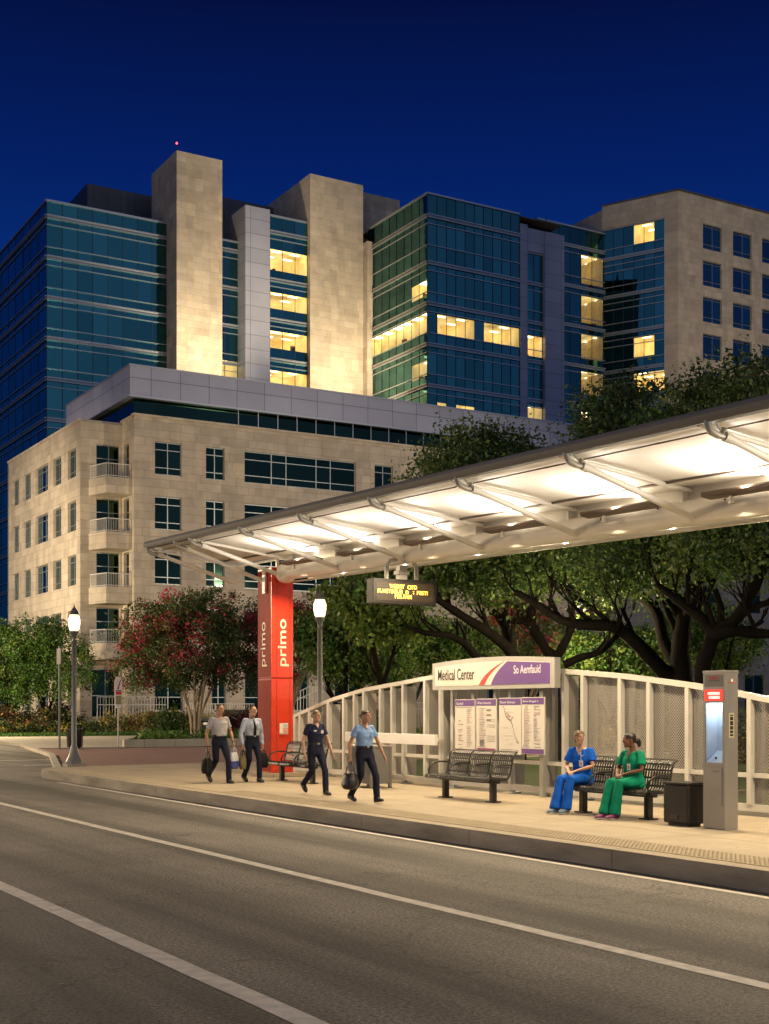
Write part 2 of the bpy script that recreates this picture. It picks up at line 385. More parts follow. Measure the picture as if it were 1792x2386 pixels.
M_lampp = mat('ceiling_lamp', (1, .95, .8), emit=(1, .92, .68), estr=3.0)
M_furn = mat('room_furniture', (0.14, 0.09, 0.05), 0.7)
M_pane = clear_mat('clear_pane', (0.92, 0.95, 0.93), 0.05)
M_rail = mat('painted_rail', (0.62, 0.60, 0.56), 0.45, 0.1)
M_asph = None

# ================================================================== architecture helpers
def frame_vec(p0, p1):
    d = Vector((p1[0]-p0[0], p1[1]-p0[1], 0)); w = d.length; d.normalize()
    n = Vector((d.y, -d.x, 0))           # outward: to the right of the walking direction p0->p1
    return d, n, w

def make_window(par, o, d, n, w, z0, z1, cols, transoms, glass, fw=0.07, recess=0.22, framemat=None, panes=True):
    """window part (frame and mullions) with its pane as sub-part; o is the opening's lower left corner on the wall face"""
    mb = MB(); base = Vector((o[0], o[1], 0)) - n*recess
    def bar(u0, u1, a, b, dep=0.09):
        mb.fbox(base + d*u0 + Vector((0,0,a)), d*(u1-u0), n*dep, Vector((0,0,b-a)))
    bar(0, fw, z0, z1); bar(w-fw, w, z0, z1); bar(fw, w-fw, z0, z0+fw); bar(fw, w-fw, z1-fw, z1)
    xs = [w*c for c in cols]
    for x in xs: bar(x-.035, x+.035, z0+fw, z1-fw, 0.08)
    for t in transoms:
        zz = z0 + (z1-z0)*t; e = [fw] + sum([[x-.035, x+.035] for x in xs], []) + [w-fw]
        for i in range(0, len(e), 2): bar(e[i], e[i+1], zz-.03, zz+.03, 0.078)
    win = mb.build('window', framemat or M_frame, par)
    pm = MB(); us = [fw] + xs + [w-fw]; zs = [z0+fw] + [z0+(z1-z0)*t for t in sorted(transoms)] + [z1-fw]
    for i in range(len(us)-1):
        for j in range(len(zs)-1):
            t1, t2, t3 = (random.uniform(-.006, .006) for _ in range(3))
            a = base + n*0.03
            pm.quad(a + d*us[i] + n*t1 + Vector((0,0,zs[j])), a + d*us[i+1] + n*t2 + Vector((0,0,zs[j])), a + d*us[i+1] + n*t3 + Vector((0,0,zs[j+1])), a + d*us[i] + n*(t1+t3-t2) + Vector((0,0,zs[j+1])))
    pm.build('pane', glass, win)
    return win

def wall(par, name, m, p0, p1, z0, z1, ops, glass, recess=0.30, thick=0.3):
    """wall panel from p0 to p1 with openings (u0,u1,za,zb,cols,transoms); reveals are modelled, each opening gets a window"""
    d, n, w = frame_vec(p0, p1); mb = MB(); b = Vector((p0[0], p0[1], 0))
    us = sorted({0, w, *[o[0] for o in ops], *[o[1] for o in ops]}); zs = sorted({z0, z1, *[o[2] for o in ops], *[o[3] for o in ops]})
    def pt(u, z, k=0): return b + d*u + Vector((0,0,z)) - n*k
    for i in range(len(us)-1):
        for j in range(len(zs)-1):
            uc, zc = (us[i]+us[i+1])/2, (zs[j]+zs[j+1])/2
            if any(o[0] < uc < o[1] and o[2] < zc < o[3] for o in ops): continue
            mb.quad(pt(us[i], zs[j]), pt(us[i+1], zs[j]), pt(us[i+1], zs[j+1]), pt(us[i], zs[j+1]))
    for o in ops:
        u0, u1, za, zb = o[:4]
        mb.quad(pt(u0,za), pt(u1,za), pt(u1,za,recess), pt(u0,za,recess)); mb.quad(pt(u0,zb), pt(u0,zb,recess), pt(u1,zb,recess), pt(u1,zb))
        mb.quad(pt(u0,za), pt(u0,za,recess), pt(u0,zb,recess), pt(u0,zb)); mb.quad(pt(u1,za), pt(u1,zb), pt(u1,zb,recess), pt(u1,za,recess))
    wo = mb.build(name, m, par)
    for o in ops:
        g = o[6] if len(o) > 6 else glass
        make_window(par, pt(o[0], 0), d, n, o[1]-o[0], o[2], o[3], o[4], o[5], g, recess=recess-.02)
    return wo

def lit_room(par, b, d, n, u0, u1, za, zb, cols, dim=False, depth=4.5, seed=0):
    """a room with its lights on, seen through its glass"""
    rnd = random.Random(seed); mb = MB()
    def pt(u, z, k): return b + d*u + Vector((0,0,z)) - n*k
    e = 0.05; lo, hi = za - 0.5, zb + 0.25
    mb.quad(pt(u0,lo,depth), pt(u1,lo,depth), pt(u1,hi,depth), pt(u0,hi,depth), 0)
    mb.quad(pt(u0,lo,e), pt(u0,lo,depth), pt(u0,hi,depth), pt(u0,hi,e), 0); mb.quad(pt(u1,lo,e), pt(u1,hi,e), pt(u1,hi,depth), pt(u1,lo,depth), 0)
    mb.quad(pt(u0,hi,e), pt(u0,hi,depth), pt(u1,hi,depth), pt(u1,hi,e), 0); mb.quad(pt(u0,lo,e), pt(u1,lo,e), pt(u1,lo,depth), pt(u0,lo,depth), 2)
    w = u1-u0
    k = max(1, int(w/1.9))
    for i in range(k):                                   # ceiling lamps
        c = u0 + w*(i+.5)/k + rnd.uniform(-.2, .2)
        for q in (depth*.22, depth*.64):
            if rnd.random() < .8:
                a = pt(c-.55, hi-.03, q); mb.fbox(a, d*min(1.1, w*.5), -n*.35, Vector((0,0,-.04)), 1)
    for i in range(max(1, int(w/1.3))):                  # furniture, shelves, a door
        c = u0 + rnd.uniform(.3, max(.4, w-.9)); hh = rnd.choice((.6, .75, .9, 1.2)); q = rnd.uniform(.3, max(.35, depth-.6))
        mb.fbox(pt(c, lo, q), d*rnd.uniform(.25, .6), -n*.4, Vector((0,0,min(hh, hi-lo-.6))), 2)
    o = mb.build('lit_window', [M_roomdim if dim else M_room, M_lampp, M_furn], par)
    g = MB(); us = [u0] + [c for c in cols if u0+.1 < c < u1-.1] + [u1]
    for i in range(len(us)-1): g.quad(pt(us[i],za,0), pt(us[i+1],za,0), pt(us[i+1],zb,0), pt(us[i],zb,0))
    g.build('pane', M_pane, o)
    return o

def curtain(par, p0, p1, z0, z1, bands, colw, glass, lit=(), rails=(-.85, -3.15), seed=0, band_h=0.42, zoff=None, inside=0.0):
    """curtain wall: panes, floor bands, thin rails, fine verticals; lit = rooms (u0,u1,za,zb,dim)"""
    d, n, w = frame_vec(p0, p1); b = Vector((p0[0], p0[1], 0)); rnd = random.Random(seed)
    nc = max(1, round(w/colw)); cols = [w*i/nc for i in range(nc+1)]
    def snap(u): return min(cols, key=lambda c: abs(c-u))
    lit = [(snap(l[0]), snap(l[1]), l[2], l[3], l[4]) for l in lit]; ldep = inside or 4.5
    lines = []
    for zb in bands: lines += [zb] + [zb + r for r in rails]
    zs = sorted({z0, z1, *[z for z in lines if z0+.2 < z < z1-.2], *[l[2] for l in lit], *[l[3] for l in lit]})
    pm = MB()
    def pt(u, z, k=0): return b + d*u + Vector((0,0,z)) + n*k
    for i in range(nc):
        for j in range(len(zs)-1):
            uc, zc = (cols[i]+cols[i+1])/2, (zs[j]+zs[j+1])/2
            if any(l[0] < uc < l[1] and l[2] < zc < l[3] for l in lit): continue
            t1, t2, t3 = (rnd.uniform(-.007, .007) for _ in range(3))
            pm.quad(pt(cols[i],zs[j],t1), pt(cols[i+1],zs[j],t2), pt(cols[i+1],zs[j+1],t3), pt(cols[i],zs[j+1],t1+t3-t2))
    cw = pm.build('curtain_wall', glass, par)
    mm = MB()
    for zb in bands:
        if not (z0 < zb < z1): continue
        mm.fbox(pt(0, zb-band_h/2, .015), d*w, n*.16, Vector((0,0,band_h*.2)), 0)
        mm.fbox(pt(0, zb-band_h*.3, .015), d*w, n*.05, Vector((0,0,band_h*.55)), 1)
        mm.fbox(pt(0, zb+band_h*.25, .015), d*w, n*.16, Vector((0,0,band_h*.25)), 0)
        for r in rails:
            if z0 < zb+r < z1: mm.fbox(pt(0, zb+r-.035, .015), d*w, n*.10, Vector((0,0,.08)), 0)
    mm.fbox(pt(0, z1-.16, .015), d*w, n*.12, Vector((0,0,.2)), 0)
    for c in cols: mm.fbox(pt(c-.035, z0, .012), d*.07, n*.03, Vector((0,0,z1-z0-.2)), 2)
    mm.build('mullions', [M_mull, M_frame, M_mulldark], cw)
    for k, l in enumerate(lit): lit_room(par, b, d, n, max(l[0], .06), min(l[1], w-.06), l[2], l[3], cols, l[4], seed=seed*31+k, depth=ldep)
    return cw

def solid(par, name, m, x0, x1, y0, y1, z0, z1):
    return MB().box(x0, x1, y0, y1, z0, z1).build(name, m, par)

# ================================================================== stone building with balconies (podium)
B1 = thing('stone_building', 'five-storey limestone building with corner balconies below the glass towers', 'building', (31.1, 98.3, 0))
YF, XC = 95.7, 34.4
rows = [(19.6, 22.1), (15.45, 17.95), (11.3, 13.8), (7.1, 9.6)]
cols3 = [.5]
ops = []
def F(u): return on_y(u, YF)[1] - XC
for a, b in rows:
    ops += [(F(361), F(424), a, b, [.5], [.22, .76]), (F(480), F(524), a, b, [.5], [.22, .76]),
            (F(570), F(830), a, b, [.24, .37, .64, .77], [.24, .74]), (F(873), F(916), a, b, [.5], [.22, .76])]
    for x in (31, 36, 41.5, 52, 57, 63, 69): ops.append((x, x+2.4, a, b, [.5], [.22, .76]))
for u0, u1 in ((361, 426), (494, 527), (571, 640), (672, 720), (780, 850), (900, 960)):
    ops.append((F(u0), F(u1), 1.7, 5.2, [.5], [.3]))
for x in (31, 36, 41.5, 47, 52, 57.5, 63, 69): ops.append((x, x+2.8, 1.7, 5.2, [.5], [.3]))
wall(B1, 'front_wall', M_stone, (XC, YF), (108, YF), 0, 23.85, ops, M_winglass)
# return walls at the balcony corner
bal_z = [19.2, 15.1, 11.0, 6.8]
ops = [(1.25, 3.12, z+.02, z+2.75, [.55], [.62], M_winglass) for z in bal_z] + [(.9, 3.1, 1.2, 4.9, [.5], [.45])]
wall(B1, 'return_wall', M_stone, (31.1, 98.3), (34.4, 98.3), 0, 23.6, ops, M_winglass)
ops = [(.3, 1.5, z+.02, z+2.75, [], [.62]) for z in bal_z]
wall(B1, 'return_wall', M_stone, (34.4, 98.3), (34.4, 95.7), 0, 23.75, ops, M_winglass)
# road-side wall
def Lf(u): return 118.8 - on_x(u, 31.1)[1]
ops = []
for a, b in ((19.55, 21.75), (15.45, 17.75), (11.3, 13.6), (7.1, 9.4), (1.8, 5.0)):
    for x0, x1, c in ((80, 122, [.5]), (150, 198, [.5]), (229, 309, [.33, .66]), (343, 395, [.5]), (437, 490, [.5])):
        ops.append((Lf(x0*.3612), Lf(x1*.3612), a, b, c, [.22, .78], M_winblue))
wall(B1, 'side_wall', M_stone, (31.1, 118.8), (31.1, 98.3), 0, 23.6, ops, M_winblue)
rb = MB(); rb.box(34.7, 108, 96.0, 125, 23.0, 23.3); rb.box(31.4, 34.7, 98.6, 118.5, 23.0, 23.25)
rb.box(31.1, 108, 118.8, 119.1, 0, 23.6); rb.build('roof', M_roof, B1)
cp = MB(); cp.box(34.3, 108, 95.55, 96.1, 23.852, 24.02); cp.box(34.28, 34.9, 96.1, 98.5, 23.752, 23.92); cp.box(31.0, 34.9, 98.5, 98.9, 23.602, 23.77); cp.box(31.0, 31.5, 98.9, 118.9, 23.602, 23.77)
cp.build('coping', M_stone_big, B1)
# balconies
for z in bal_z:
    poly = [(34.38, 96.15), (34.38, 98.28), (31.75, 98.28), (32.4, 96.15)]
    bb = MB(); bb.prism([(x, y, z-1.25) for x, y in poly], (0, 0, 1.25))
    bal = bb.build('balcony', M_stone, B1)
    rl = MB(); path = [(34.3, 96.22), (32.45, 96.22), (31.85, 98.2)]
    for (x0, y0), (x1, y1) in zip(path[:-1], path[1:]):
        rl.tube([(x0, y0, z+1.0), (x1, y1, z+1.0)], .035, 6); rl.tube([(x0, y0, z+.1), (x1, y1, z+.1)], .025, 6)
        ln = math.hypot(x1-x0, y1-y0); k = int(ln/.13)
        for i in range(k+1):
            t = i/k; r_ = .028 if i in (0, k) else .012
            rl.tube([(x0+(x1-x0)*t, y0+(y1-y0)*t, z), (x0+(x1-x0)*t, y0+(y1-y0)*t, z+1.0)], r_, 5)
    rl.build('railing', M_rail, bal)
# set-back top storey: glass band and grey metal fascia
gb = MB(); gx = [35.3 + i*1.75 for i in range(40)]
for i in range(len(gx)-1):
    t = random.uniform(-.01, .01); gb.quad((gx[i], 98.3+t, 23.3), (gx[i+1], 98.3-t, 23.3), (gx[i+1], 98.3+t, 25.9), (gx[i], 98.3, 25.9))
for i in range(9):
    y = 98.3 + i*1.75; gb.quad((35.3, y, 23.3), (35.3, y, 25.9), (35.3, y+1.75, 25.9), (35.3, y+1.75, 23.3))
g = gb.build('glass_band', M_winglass, B1)
gm = MB()
for x in gx[5::1]: gm.box(x-.03, x+.03, 98.22, 98.3, 23.3, 25.79)
gm.build('mullions', M_mull, g)
fs = MB(); fs.box(34.8, 108, 97.7, 114, 25.8, 28.1); fs.build('fascia', M_clad, B1)
fl = MB(); fl.box(34.7, 108.1, 97.6, 97.7, 25.72, 25.86); fl.box(34.7, 108.1, 97.6, 114, 28.1, 28.22); fl.build('fascia_trim', M_mull, B1)

# ================================================================== glass hospital tower
B2 = thing('glass_tower', 'tall blue glass hospital tower with floodlit limestone shafts', 'building', (60, 134, 0))
YL = 136.7; XL = 39.7
bl = [52.8 - 4.2*k for k in range(12)]
curtain(B2, (XL, YL), (52.8, YL), 4, 54.5, bl, 1.62, M_cwglass, lit=[], seed=1)
curtain(B2, (XL, YL+48), (XL, YL), 4, 54.5, bl, 3.0, M_cwglass, seed=2)
solid(B2, 'stone_shaft', M_stone_big, 52.8, 58.05, 133.7, 141.2, 20, 61.3)
curtain(B2, (58.06, YL), (61.2, YL), 20, 53.9, bl, 1.55, M_cwglass2, lit=[(0, 3.1, 38.2, 40.5, True)], seed=3)
solid(B2, 'metal_shaft', M_clad, 61.2, 64.2, 134.6, 139, 20, 57.4)
bg2 = [55.0, 49.7, 45.25, 40.8, 36.4, 32.0]
curtain(B2, (64.21, 134.7), (68.9, 134.7), 20, 56.9, bg2, 1.56, M_cwglass, lit=[(0, 4.7, 50.8, 53.1, False), (0, 4.7, 46.5, 48.3, False), (0, 4.7, 42.1, 44.0, False), (0, 4.7, 37.4, 39.6, False)], rails=(-.75,), seed=4)
solid(B2, 'stone_shaft', M_stone_big, 68.9, 75.75, 134, 146, 20, 62.2)
# projecting glass block
XB, YB = 76.5, 121.3
bb_ = [54.85, 49.8, 45.4, 41.0, 36.6, 32.2, 27.8]
def fb(u): return on_y(u, YB)[1] - XB
litf = [(fb(1015), fb(1098), 42.35, 44.4, False), (fb(1124), fb(1208), 42.35, 44.4, False), (fb(1013), fb(1044), 32.9, 34.9, True), (fb(1060), fb(1096), 32.9, 34.9, False)]
curtain(B2, (XB, YB), (88.7, YB), 15, 57.3, bb_, 1.2, M_cwglass, lit=litf, seed=5)
def sb(u): return (YB + 12.9) - on_x(u, XB)[1]
lits = [(sb(860), sb(992), 42.3, 44.4, False), (sb(961), sb(995), 46.3, 47.9, False), (sb(961), sb(995), 37.6, 39.3, True)]
curtain(B2, (XB, YB+12.9), (XB, YB), 15, 57.3, bb_, 1.62, M_cwglass2, lit=lits, seed=6, inside=1.35)
solid(B2, 'block_roof', M_roof, XB+.2, 94.9, YB+.2, 140, 57.1, 57.2)
solid(B2, 'stone_shaft', M_stone_big, 75.76, 82.0, 136.2, 146, 20, 62.4)
solid(B2, 'stone_pier', M_stone_big, 75.76, 76.45, 133, 135, 20, 55.5)
# metal fins and slot windows at the right of the block
fi = MB(); fi.box(88.71, 89.75, YB-.15, YB+6, 10, 56.2); fi.box(92.2, 94.9, YB-.15, YB+8, 10, 55.9); fi.box(89.75, 92.2, YB+.1, YB+6, 53.4, 56.0); fi.build('metal_fin', M_clad, B2)
curtain(B2, (89.75, YB+.4), (92.2, YB+.4), 15, 53.4, [z+.1 for z in bb_], 1.2, M_cwglass, lit=[(0, 2.45, 41.7, 44.0, False), (0, 2.45, 33.2, 36.0, True)], rails=(-.8, -3.1), seed=7)
# recessed link with lit corridors
bk = [57.2, 52.4, 47.7, 43.0, 38.4, 33.8]
curtain(B2, (94.9, 126.4), (106.5, 126.4), 15, 59.6, bk, 1.7, M_cwglass2, lit=[(6.8, 11.6, a, b, False) for a, b in ((53.0, 56.5), (48.3, 51.5), (44.0, 46.9), (39.7, 42.4), (35.0, 37.6))], rails=(-.8, -3.6), seed=8)
# roof plant screens and the roofs behind
sc_ = MB(); sc_.box(46.7, 68.5, 145, 158, 53, 60.4); sc_.box(56.5, 70, 143.5, 150, 53, 61.4); sc_.box(75.8, 92, 147, 158, 53, 61.8); sc_.build('plant_screen', M_clad_dark, B2)
rf = MB(); rf.box(XL+.3, 76, YL+.3, 184, 53.4, 53.9); rf.box(75.9, 107, 135, 160, 52, 56.5); rf.box(94.95, 106.4, 126.7, 140, 58.9, 59.3); rf.build('roof', M_roof, B2)
ed = MB(); ed.tube([(52.85, 133.8, 61.3), (52.85, 133.8, 62.0)], .05, 6); ed.build('beacon_mast', M_mulldark, B2)
bc = MB(); bc.ball((52.85, 133.8, 62.08), .11, .11, .13, 10, 7); bc.build('beacon', mat('beacon_red', (.8,.05,.05), emit=(1,.06,.08), estr=5), B2, smooth=True)
an = MB()
for x, h in ((93.0, 2.2), (93.9, 1.5), (94.5, 2.6), (95.6, 1.2)): an.tube([(x, 124, 55.8), (x, 124, 56.4+h)], .05, 5)
an.build('roof_antenna', M_mulldark, B2)

# ================================================================== stone wing on the right
B3 = thing('stone_wing', 'limestone hospital wing with square blue windows behind the oaks at right', 'building', (109.2, 117.9, 0))
c0 = (104.8, 126.4); c1 = (109.2, 117.9)
d3, n3, w3 = frame_vec(c0, c1)
def ch(u):                                            # distance along the angled face for image column u
    r = (u-CU)/FPX; k = (ST + CT*r)/(CT - ST*r)
    # solve (104.8 + t dx) = k (126.4 + t dy)
    return (k*126.4 - 104.8)/(d3.x - k*d3.y)
gl1 = ch(1548)
wm = MB(); bq = Vector((c0[0], c0[1], 0))
def pq(u, z, k=0): return bq + d3*u + Vector((0,0,z)) + n3*k
wm.quad(pq(0, 60.0), pq(w3, 60.0), pq(w3, 62.8), pq(0, 62.8)); wm.quad(pq(gl1, 0), pq(w3, 0), pq(w3, 60.0), pq(gl1, 60.0)); wm.quad(pq(gl1, 0), pq(gl1, 60), pq(gl1, 60, -.3), pq(gl1, 0, -.3)); wm.quad(pq(0, 60), pq(gl1, 60), pq(gl1, 60, -.3), pq(0, 60, -.3))
wm.build('angled_wall', M_stone_big, B3)
pa = pq(0, 0, -.3); pb = pq(gl1, 0, -.3)
curtain(B3, (pa.x, pa.y), (pb.x, pb.y), 12, 60, [56.3, 51.7, 47.2, 42.6, 38.1, 33.5], 1.35, M_cwglass, lit=[(ch(1470), ch(1521), 57.5, 59.8, False), (ch(1468), ch(1522), 44.0, 46.3, False), (ch(1476), ch(1547), 39.7, 42.0, False)], rails=(-.8, -1.6, +1.2), seed=9)
def rw(u): return on_y(u, 117.9)[1] - 109.2
ops = []
for a, b, g_ in ((56.7, 59.7, M_winblue), (52.3, 55.3, M_winblue), (48.0, 51.0, M_winblue), (43.6, 46.6, M_winblue), (39.2, 42.2, M_winblue), (34.8, 37.8, M_winblue)):
    for u0, u1 in ((1638, 1682), (1708, 1752), (1776, 1820)): ops.append((rw(u0), rw(u1), a, b, [.55], [.2, .9], g_))
wall(B3, 'front_wall', M_stone_big, c1, (140, 117.9), 0, 62.8, ops, M_winblue)
bk3 = MB(); bk3.quad((104.8, 134, 0), (104.8, 126.4, 0), (104.8, 126.4, 62.4), (104.8, 134, 62.4)); bk3.box(109.4, 140, 118.3, 134, 61.5, 62.2); bk3.prism([(104.9, 126.5, 61.5), (109.3, 118.2, 61.5), (109.3, 134, 61.5), (104.9, 134, 61.5)], (0,0,.7)); bk3.build('rear_wall', M_stone_big, B3)
cp3 = MB(); cp3.fbox(pq(-.1, 62.802, .1), d3*(w3+.2), -n3*.5, Vector((0,0,.2))); cp3.box(109.2, 140, 117.75, 118.2, 62.81, 63.03); cp3.build('coping', M_clad_dark, B3)

# floodlights on the roofs at the foot of the shafts
light('SPOT', 'shaft_floodlight', (56.2, 123.5, 29.2), 46000, WARM, (55.6, 133.7, 50), spot_size=R(75), spot_blend=1.0, shadow_soft_size=.3)
light('SPOT', 'shaft_floodlight', (72.0, 124.0, 29.2), 48000, WARM, (72.0, 134, 51), spot_size=R(75), spot_blend=1.0, shadow_soft_size=.3)
light('SPOT', 'shaft_floodlight', (62.9, 128.0, 29.0), 5000, (1, .82, .55), (62.9, 134.6, 42), spot_size=R(60), spot_blend=1.0, shadow_soft_size=.3)
# ================================================================== ground, road, platform
ZP = 0.23
def asphalt_mat():
    m = bpy.data.materials.new('asphalt'); m.use_nodes = True; nt = m.node_tree; L = nt.links.new; b = nt.nodes['Principled BSDF']
    tc = nt.nodes.new('ShaderNodeTexCoord')
    n1 = nt.nodes.new('ShaderNodeTexNoise'); n1.inputs['Scale'].default_value = 30; n1.inputs['Detail'].default_value = 5; n1.inputs['Roughness'].default_value = .8; L(tc.outputs['Object'], n1.inputs[0])
    mp = nt.nodes.new('ShaderNodeMapping'); mp.inputs['Scale'].default_value = (0.85, 0.04, 1); L(tc.outputs['Object'], mp.inputs[0])
    n2 = nt.nodes.new('ShaderNodeTexNoise'); n2.inputs['Scale'].default_value = 1.0; n2.inputs['Detail'].default_value = 4; L(mp.outputs[0], n2.inputs[0])
    n3 = nt.nodes.new('ShaderNodeTexNoise'); n3.inputs['Scale'].default_value = 0.7; n3.inputs['Detail'].default_value = 7; L(tc.outputs['Object'], n3.inputs[0])
    vo = nt.nodes.new('ShaderNodeTexVoronoi'); vo.inputs['Scale'].default_value = 55; L(tc.outputs['Object'], vo.inputs[0])
    def mr(src, a, b_, lo, hi):
        q = nt.nodes.new('ShaderNodeMapRange'); q.inputs['From Min'].default_value = a; q.inputs['From Max'].default_value = b_; q.inputs['To Min'].default_value = lo; q.inputs['To Max'].default_value = hi; L(src, q.inputs['Value']); return q.outputs[0]
    def mul(a, b_):
        q = nt.nodes.new('ShaderNodeMath'); q.operation = 'MULTIPLY'; L(a, q.inputs[0]); L(b_, q.inputs[1]); return q.outputs[0]
    k = mul(mul(mr(n1.outputs['Fac'], .40, .60, .40, 1.65), mr(n2.outputs['Fac'], .40, .60, .45, 1.3)), mul(mr(n3.outputs['Fac'], .3, .7, .85, 1.15), mr(vo.outputs['Distance'], 0, .45, 1.5, .85)))
    sp = nt.nodes.new('ShaderNodeTexNoise'); sp.inputs['Scale'].default_value = 130; sp.inputs['Detail'].default_value = 1; L(tc.outputs['Object'], sp.inputs[0])
    k = mul(k, mr(sp.outputs['Fac'], .64, .70, 1.0, 3.2))
    # fine cracks: bent cell borders, faded in places
    dn = nt.nodes.new('ShaderNodeTexNoise'); dn.inputs['Scale'].default_value = 1.6; dn.inputs['Detail'].default_value = 6; L(tc.outputs['Object'], dn.inputs[0])
    dv = nt.nodes.new('ShaderNodeVectorMath'); dv.operation = 'SCALE'; dv.inputs['Scale'].default_value = 1.3; L(dn.outputs['Color'], dv.inputs[0])
    da = nt.nodes.new('ShaderNodeVectorMath'); L(tc.outputs['Object'], da.inputs[0]); L(dv.outputs[0], da.inputs[1])
    vc = nt.nodes.new('ShaderNodeTexVoronoi'); vc.feature = 'DISTANCE_TO_EDGE'; vc.inputs['Scale'].default_value = .28; L(da.outputs[0], vc.inputs[0])
    k = mul(k, mr(vc.outputs['Distance'], .0015, .006, .55, 1.0))
    # drips of oil along the lane centres and small dark spots
    vs_ = nt.nodes.new('ShaderNodeTexVoronoi'); vs_.inputs['Scale'].default_value = 1.7; vs_.inputs['Randomness'].default_value = 1; L(tc.outputs['Object'], vs_.inputs[0])
    k = mul(k, mr(vs_.outputs['Distance'], .03, .07, .6, 1.0))
    v = nt.nodes.new('ShaderNodeVectorMath'); v.operation = 'SCALE'; v.inputs[0].default_value = (0.158, 0.144, 0.124); L(k, v.inputs['Scale']); L(v.outputs[0], b.inputs['Base Color'])
    b.inputs['Roughness'].default_value = .72; b.inputs['Specular IOR Level'].default_value = .35
    bp = nt.nodes.new('ShaderNodeBump'); bp.inputs['Strength'].default_value = .9; bp.inputs['Distance'].default_value = .015; L(n1.outputs['Fac'], bp.inputs['Height']); L(bp.outputs[0], b.inputs['Normal'])
    return m
def tile_mat(name, c1, c2, mortar, bw, bh, ms=0.012, off=0.5, rough=.75, mottle=.18, seamdark=True):
    m = bpy.data.materials.new(name); m.use_nodes = True; nt = m.node_tree; L = nt.links.new; b = nt.nodes['Principled BSDF']
    tc = nt.nodes.new('ShaderNodeTexCoord'); br = nt.nodes.new('ShaderNodeTexBrick'); L(tc.outputs['Object'], br.inputs[0])
    br.inputs['Color1'].default_value = (*c1,1); br.inputs['Color2'].default_value = (*c2,1); br.inputs['Mortar'].default_value = (*mortar,1); br.inputs['Scale'].default_value = 1
    br.inputs['Mortar Size'].default_value = ms; br.inputs['Brick Width'].default_value = bw; br.inputs['Row Height'].default_value = bh; br.offset = off
    n = nt.nodes.new('ShaderNodeTexNoise'); n.inputs['Scale'].default_value = 1.3; n.inputs['Detail'].default_value = 9; n.inputs['Roughness'].default_value = .7; L(tc.outputs['Object'], n.inputs[0])
    q = nt.nodes.new('ShaderNodeMapRange'); q.inputs['From Min'].default_value = .25; q.inputs['From Max'].default_value = .75; q.inputs['To Min'].default_value = 1-mottle; q.inputs['To Max'].default_value = 1+mottle; L(n.outputs['Fac'], q.inputs['Value'])
    n4 = nt.nodes.new('ShaderNodeTexNoise'); n4.inputs['Scale'].default_value = 60; n4.inputs['Detail'].default_value = 3; L(tc.outputs['Object'], n4.inputs[0])
    q4 = nt.nodes.new('ShaderNodeMapRange'); q4.inputs['To Min'].default_value = .85; q4.inputs['To Max'].default_value = 1.15; L(n4.outputs['Fac'], q4.inputs['Value'])
    mu = nt.nodes.new('ShaderNodeMath'); mu.operation = 'MULTIPLY'; L(q.outputs[0], mu.inputs[0]); L(q4.outputs[0], mu.inputs[1])
    vg = nt.nodes.new('ShaderNodeTexVoronoi'); vg.inputs['Scale'].default_value = 2.6; L(tc.outputs['Object'], vg.inputs[0])      # trodden gum and drips
    qg = nt.nodes.new('ShaderNodeMapRange'); qg.inputs['From Min'].default_value = .05; qg.inputs['From Max'].default_value = .10; qg.inputs['To Min'].default_value = .72; L(vg.outputs['Distance'], qg.inputs['Value'])
    m0 = mu; mu = nt.nodes.new('ShaderNodeMath'); mu.operation = 'MULTIPLY'; L(m0.outputs[0], mu.inputs[0]); L(qg.outputs[0], mu.inputs[1])
    v = nt.nodes.new('ShaderNodeVectorMath'); v.operation = 'SCALE'; L(br.outputs['Color'], v.inputs[0]); L(mu.outputs[0], v.inputs['Scale']); L(v.outputs[0], b.inputs['Base Color'])
    b.inputs['Roughness'].default_value = rough
    bp = nt.nodes.new('ShaderNodeBump'); bp.inputs['Strength'].default_value = .25; bp.inputs['Distance'].default_value = .01; L(n4.outputs['Fac'], bp.inputs['Height']); L(bp.outputs[0], b.inputs['Normal'])
    return m
M_asph = asphalt_mat()
M_conc = tile_mat('platform_concrete', (.365,.305,.215), (.395,.33,.235), (.17,.14,.10), 4.2, 2.65, .012, .0)
M_walk = tile_mat('sidewalk_concrete', (.40,.36,.29), (.44,.40,.32), (.22,.2,.16), 1.6, 1.6, .02, 0)
M_paver = tile_mat('red_pavers', (.22,.115,.095), (.27,.145,.12), (.18,.14,.12), .4, .2, .012)
M_curb = mat('curb_concrete', (.30,.265,.21), .85, var=.5, vscale=1.6, bump=.4, bscale=50, detail=9, stretch=(1,.45,2.2))
M_tact = mat('tactile_paving', (.40,.33,.22), .8, var=.12, vscale=6)
M_paint = mat('road_paint', (.64,.60,.53), .7, var=.28, vscale=7, bump=.2, detail=10)
M_soil = mat('dark_soil', (.05,.042,.03), .95, var=.3)
M_lawn = mat('lawn_grass', (.045,.085,.016), .9, var=.55, vscale=7, bump=.8, bscale=30, detail=9)
M_land = mat('open_ground', (.04,.045,.03), .95, var=.3, vscale=.2)
def struct(name, mb, m, **k): return tag(mb.build(name, m, **k), kind='structure')
def sheet(name, pts, z, m): return struct(name, MB().add([(x, y, z) for x, y in pts], [tuple(range(len(pts)))]), m)
def slab(name, pts, z0, z1, m): return struct(name, MB().prism([(x, y, z0) for x, y in pts], (0,0,z1-z0)), m)

